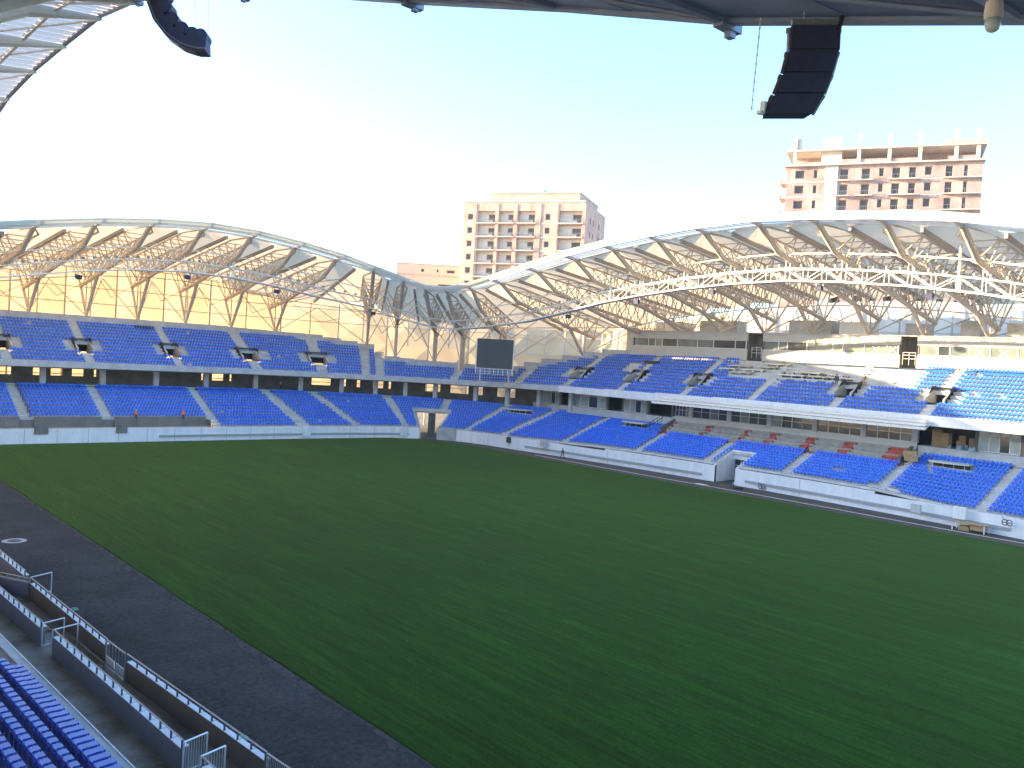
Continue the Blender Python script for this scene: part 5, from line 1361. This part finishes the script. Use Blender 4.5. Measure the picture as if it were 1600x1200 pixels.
tag(mb.build('debris_heap', 'blue_tarp', loc=(116.4, 41.5, zf)), 'crumpled pale blue wrapping heaped before the open suite', 'wrapping')
# covers over the openings of the far side lower tier
for u, lab in ((188.0, 'pale curved cover over the opening in the last full seat block at right'), (136.8, 'pale cover over the opening in the seat block left of the red terrace'), (110.8, 'pale cover over the opening in the corner seat block right of the gateway')):
    a, b = P('l', u, 9.2/NR), P('l', u, 11/NR); dy = Vector((0, 1, 0)) if u > 118 else Vector((.35, -.93, 0)).normalized(); h = (b-a); h.z = 0; h.normalize()
    t = thing('opening_cover', lab, 'cover', a); mb = MB(); zt = a.z+.82; n = 8
    for k in range(n):
        y0, y1 = lerp(-2.4, 2.4, k/n), lerp(-2.4, 2.4, (k+1)/n); b0, b1 = .25*(y0/2.4)**2, .25*(y1/2.4)**2
        A, B = a+dy*y0-h*(.5-b0*2), a+dy*y1-h*(.5-b1*2); C, D = a+dy*y1+h*1.4, a+dy*y0+h*1.4
        v = [Vector((p.x, p.y, zt)) for p in (A, B, C, D)]; up = Vector((0, 0, .22)); mb.hexa(v+[p+up for p in v])
    mb.build('slab', 'cream', t)
    for k in range(4):
        p = a+dy*lerp(-1.9, 1.9, k/3)+h*.1; mb = MB(); mb.tube((p.x, p.y, a.z), (p.x, p.y, zt), .03, 6); mb.build('prop', 'steel_white', t)
    mb = MB(); A, B = a+dy*-2.2+h*1.0, a+dy*2.2+h*1.0; mb.hexa([A, B, B+h*.1, A+h*.1]+[q+Vector((0, 0, .8)) for q in (A, B, B+h*.1, A+h*.1)]); mb.build('shade_sheet', 'black', t)  # black sheet standing for the shade under the cover
# bare planks and slabs lying on the unfinished upper steps
rnd = random.Random(21)
for k in range(9):
    u = [148.6, 150.2, 151.6, 153.4, 155.4, 156.6, 160.8, 163.2, 166][k]; row = [9, 10, 8, 9, 10, 11, 8, 9, 8][k]
    p = stepP('u', u, (row+.3)/NR, row); mb = MB(); w = rnd.uniform(1.4, 2.4); 
    mb.hexa([(p.x-.4, p.y-w, p.z+.3), (p.x+.6, p.y-w, p.z+.42), (p.x+.6, p.y+w, p.z+.42), (p.x-.4, p.y+w, p.z+.3), (p.x-.4, p.y-w, p.z+.42), (p.x+.6, p.y-w, p.z+.54), (p.x+.6, p.y+w, p.z+.54), (p.x-.4, p.y+w, p.z+.42)])
    for dy in (-w*.8, 0, w*.8): mb.box(p.x-.1, p.x+.1, p.y+dy-.1, p.y+dy+.1, p.z, p.z+.33)
    tag(mb.build('loose_slab', 'cream' if k % 3 else 'steel_white', loc=p), 'loose pale slab on the bare unfinished upper steps, %s from the left' % ordinal(k+1), 'slab', 'loose slabs on the unfinished upper steps')
rnd = random.Random(31); mb = MB()
for k in range(160):
    u = rnd.uniform(158.6, 170.5); row = rnd.choice((7, 8, 8, 9)); p = stepP('u', u, (row+rnd.uniform(.15, .9))/NR, row); s = rnd.uniform(.05, .2); mb.tube((p.x, p.y, p.z), (p.x+rnd.uniform(-.1, .1), p.y, p.z+s*1.5), s, 5, s*.6)
tag(mb.build('rubble', 'dirt'), kind='stuff')
# plywood table in front of the far pitch wall, cabinets, reel, patch
t = thing('work_table', 'plywood topped work table against the white pitch wall at far right', 'table', (101.3, 35.2, 0)); mb = MB()
mb.box(100.5, 102.0, 33.4, 36.9, .86, .94); mb.build('table_top', 'wood', t)
for x in (100.6, 101.9):
    for y in (33.5, 36.8): mb = MB(); mb.box(x-.05, x+.05, y-.05, y+.05, 0, .86); mb.build('leg', 'steel_white', t)
mb = MB(); mb.box(100.7, 101.8, 33.6, 35, .25, .8); mb.box(101.0, 101.9, 35.2, 36.3, .0, .5); mb.build('shelf_load', 'card', t)
for (x, y, z, w, h, lab, m) in ((101.75, 41.3, 1.0, 1.1, .95, 'grey electrical cabinet on the white pitch wall under the last full seat block', 'concrete'), (101.95, 36.6, 1.1, 1.3, 1.35, 'white cabinet beside the stair at the far pitch wall', 'white'), (101.6, 112.6, 1.1, .8, 1.0, 'dark cabinet on the pitch wall right of the corner', 'rail_dark'), (102.3, 104.4, 1.2, 1.2, 1.2, 'grey cabinet on the pitch wall behind the walking figure', 'concrete')):
    t = thing('cabinet', lab, 'cabinet', (x, y, z)); mb = MB(); mb.box(x-.25, x+.15, y-w/2, y+w/2, z, z+h); mb.build('housing', m, t); mb = MB(); mb.box(x-.28, x-.25, y-w/2+.06, y-.02, z+.06, z+h-.06).box(x-.28, x-.25, y+.02, y+w/2-.06, z+.06, z+h-.06); mb.build('door', m, t)
for (u, lab) in ((70.3, 'white meter box on the goal end pitch wall left of the middle'), (86.6, 'white meter box on the pitch wall just left of the corner gateway')):
    q = off('l', -.7)(u); t = thing('meter_box', lab, 'cabinet', (q[0], q[1], .5)); mb = MB(); mb.box(q[0]-.75, q[0]+.75, q[1]-.15, q[1]+.25, .35, 2.2); mb.build('housing', 'white', t); mb = MB(); mb.box(q[0]-.68, q[0]+.68, q[1]-.18, q[1]-.15, .45, 2.1); mb.build('door', 'white', t)
def reel(c, lab):
    t = thing('cable_reel', lab, 'reel', c); mb = MB()
    for s in (-.22, .22):
        for k in range(18): a, b = 2*math.pi*k/18, 2*math.pi*(k+1)/18; mb.tube((c[0]+.1, c[1]+s+.32*math.cos(a)*.9, c[2]+.5+.32*math.sin(a)), (c[0]+.1, c[1]+s+.32*math.cos(b)*.9, c[2]+.5+.32*math.sin(b)), .05, 5)
    mb.build('hoop', 'rail_dark', t); mb = MB(); mb.beam((c[0]-.2, c[1]-.6, c[2]), (c[0]+.2, c[1]+.6, c[2]+1.1), .05, .05); mb.tube((c[0]+.1, c[1]-.5, c[2]+.5), (c[0]+.1, c[1]+.5, c[2]+.5), .08, 6); mb.build('axle', 'rail', t)
reel((104.6, 63.4, .0), 'dark cable reel standing against the white pitch wall right of the tunnel')
reel((101.4, 31.6, 1.1), 'reddish cable reel hung on the white pitch wall at far right')
mb = MB(); n = 14; vs = [(100.6+rnd.uniform(.25, .45)*math.cos(2*math.pi*k/n), 70.4+rnd.uniform(.9, 1.5)*math.sin(2*math.pi*k/n), .004) for k in range(n)]+[(100.6, 70.4, .10)]
mb.add(vs, [(k, (k+1) % n, n) for k in range(n)]); tag(mb.build('sand_patch', 'steel_white', loc=(100.6, 70.4, 0)), 'small white heap on the gravel in front of the tunnel', 'heap')
mb = MB(); mb.box(101.6, 102, 64.6, 65.1, 0, .35).box(101.7, 102.1, 65.3, 65.9, 0, .3); tag(mb.build('tool_bag', 'black', loc=(101.8, 65.2, 0)), 'two dark tool bags on the gravel right of the tunnel', 'bag')
# stair rail in the left lower tier
def stair_rail(u, dx, lab):
    a, b = stepP('l', u+dx, 3.0/NR, 3), stepP('l', u+dx, 1.0, NR-1); t = thing('stair_rail', lab, 'railing', a); mb = MB(); n = 7
    for k in range(n): p = a.lerp(b, k/(n-1)); mb.tube(p, p+Vector((0, 0, 1.25)), .04, 5)
    for z in (1.25, .7): mb.tube(a+Vector((0, 0, z)), b+Vector((0, 0, z)), .035, 5)
    mb.build('rail', 'rail_dark', t)
stair_rail(30.4, .35, 'dark double stair rail climbing the aisle at far left of the lower tier')
def flank_rail():
    a, b = Vector((109.4, 88.2, 5.4)), Vector((114.6, 88.2, 7.6)); t = thing('stair_rail', 'dark rail on the flank stair left of the red terrace', 'railing', a); mb = MB()
    for k in range(6): p = a.lerp(b, k/5); mb.tube(p, p+Vector((0, 0, 1.1)), .05, 5)
    for z in (1.1, .6): mb.tube(a+Vector((0, 0, z)), b+Vector((0, 0, z)), .045, 5)
    mb.build('rail', 'rail_dark', t)
flank_rail()
# racks of seat brackets leaning against the back parapets
for u, row, lab in ((52.4, 12.4, 'small dark rack of seat brackets on the bare steps of the far upper tier'), (131.9, 10.2, 'small dark rack of seat brackets in the gap of the far side upper tier')):
    p = stepP('u', u, row/NR, int(row)); t = thing('bracket_rack', lab, 'rack', p); mb = MB()
    tg = (P('u', u+1, row/NR)-P('u', u-1, row/NR)).normalized(); tg.z = 0
    for k in range(8): q = p+tg*(k*.42-1.5); mb.box(q.x-.12, q.x+.12, q.y-.12, q.y+.12, p.z+.05, p.z+.62)
    A, B = p+tg*-1.7, p+tg*1.7; mb.tube((A.x, A.y, p.z+.1), (B.x, B.y, p.z+.1), .05, 5); mb.build('brackets', 'pane', t)
# two lamps glowing on the far side parapet
# ---------------------------------------------------------------- hazy air over the whole site
def haze():
    m = bpy.data.materials.new('haze_mat'); m.use_nodes = True; n = m.node_tree.nodes; n.clear()
    v = n.new('ShaderNodeVolumePrincipled'); o = n.new('ShaderNodeOutputMaterial'); m.node_tree.links.new(v.outputs[0], o.inputs['Volume'])
    v.inputs['Color'].default_value = (.92, .94, .97, 1); v.inputs['Density'].default_value = .00024; v.inputs['Anisotropy'].default_value = .25
    M['haze'] = m
    mb = MB(); mb.box(-1620, 1620, -1620, 1620, -1.1, 74); tag(mb.build('haze', 'haze'), kind='stuff')
haze()
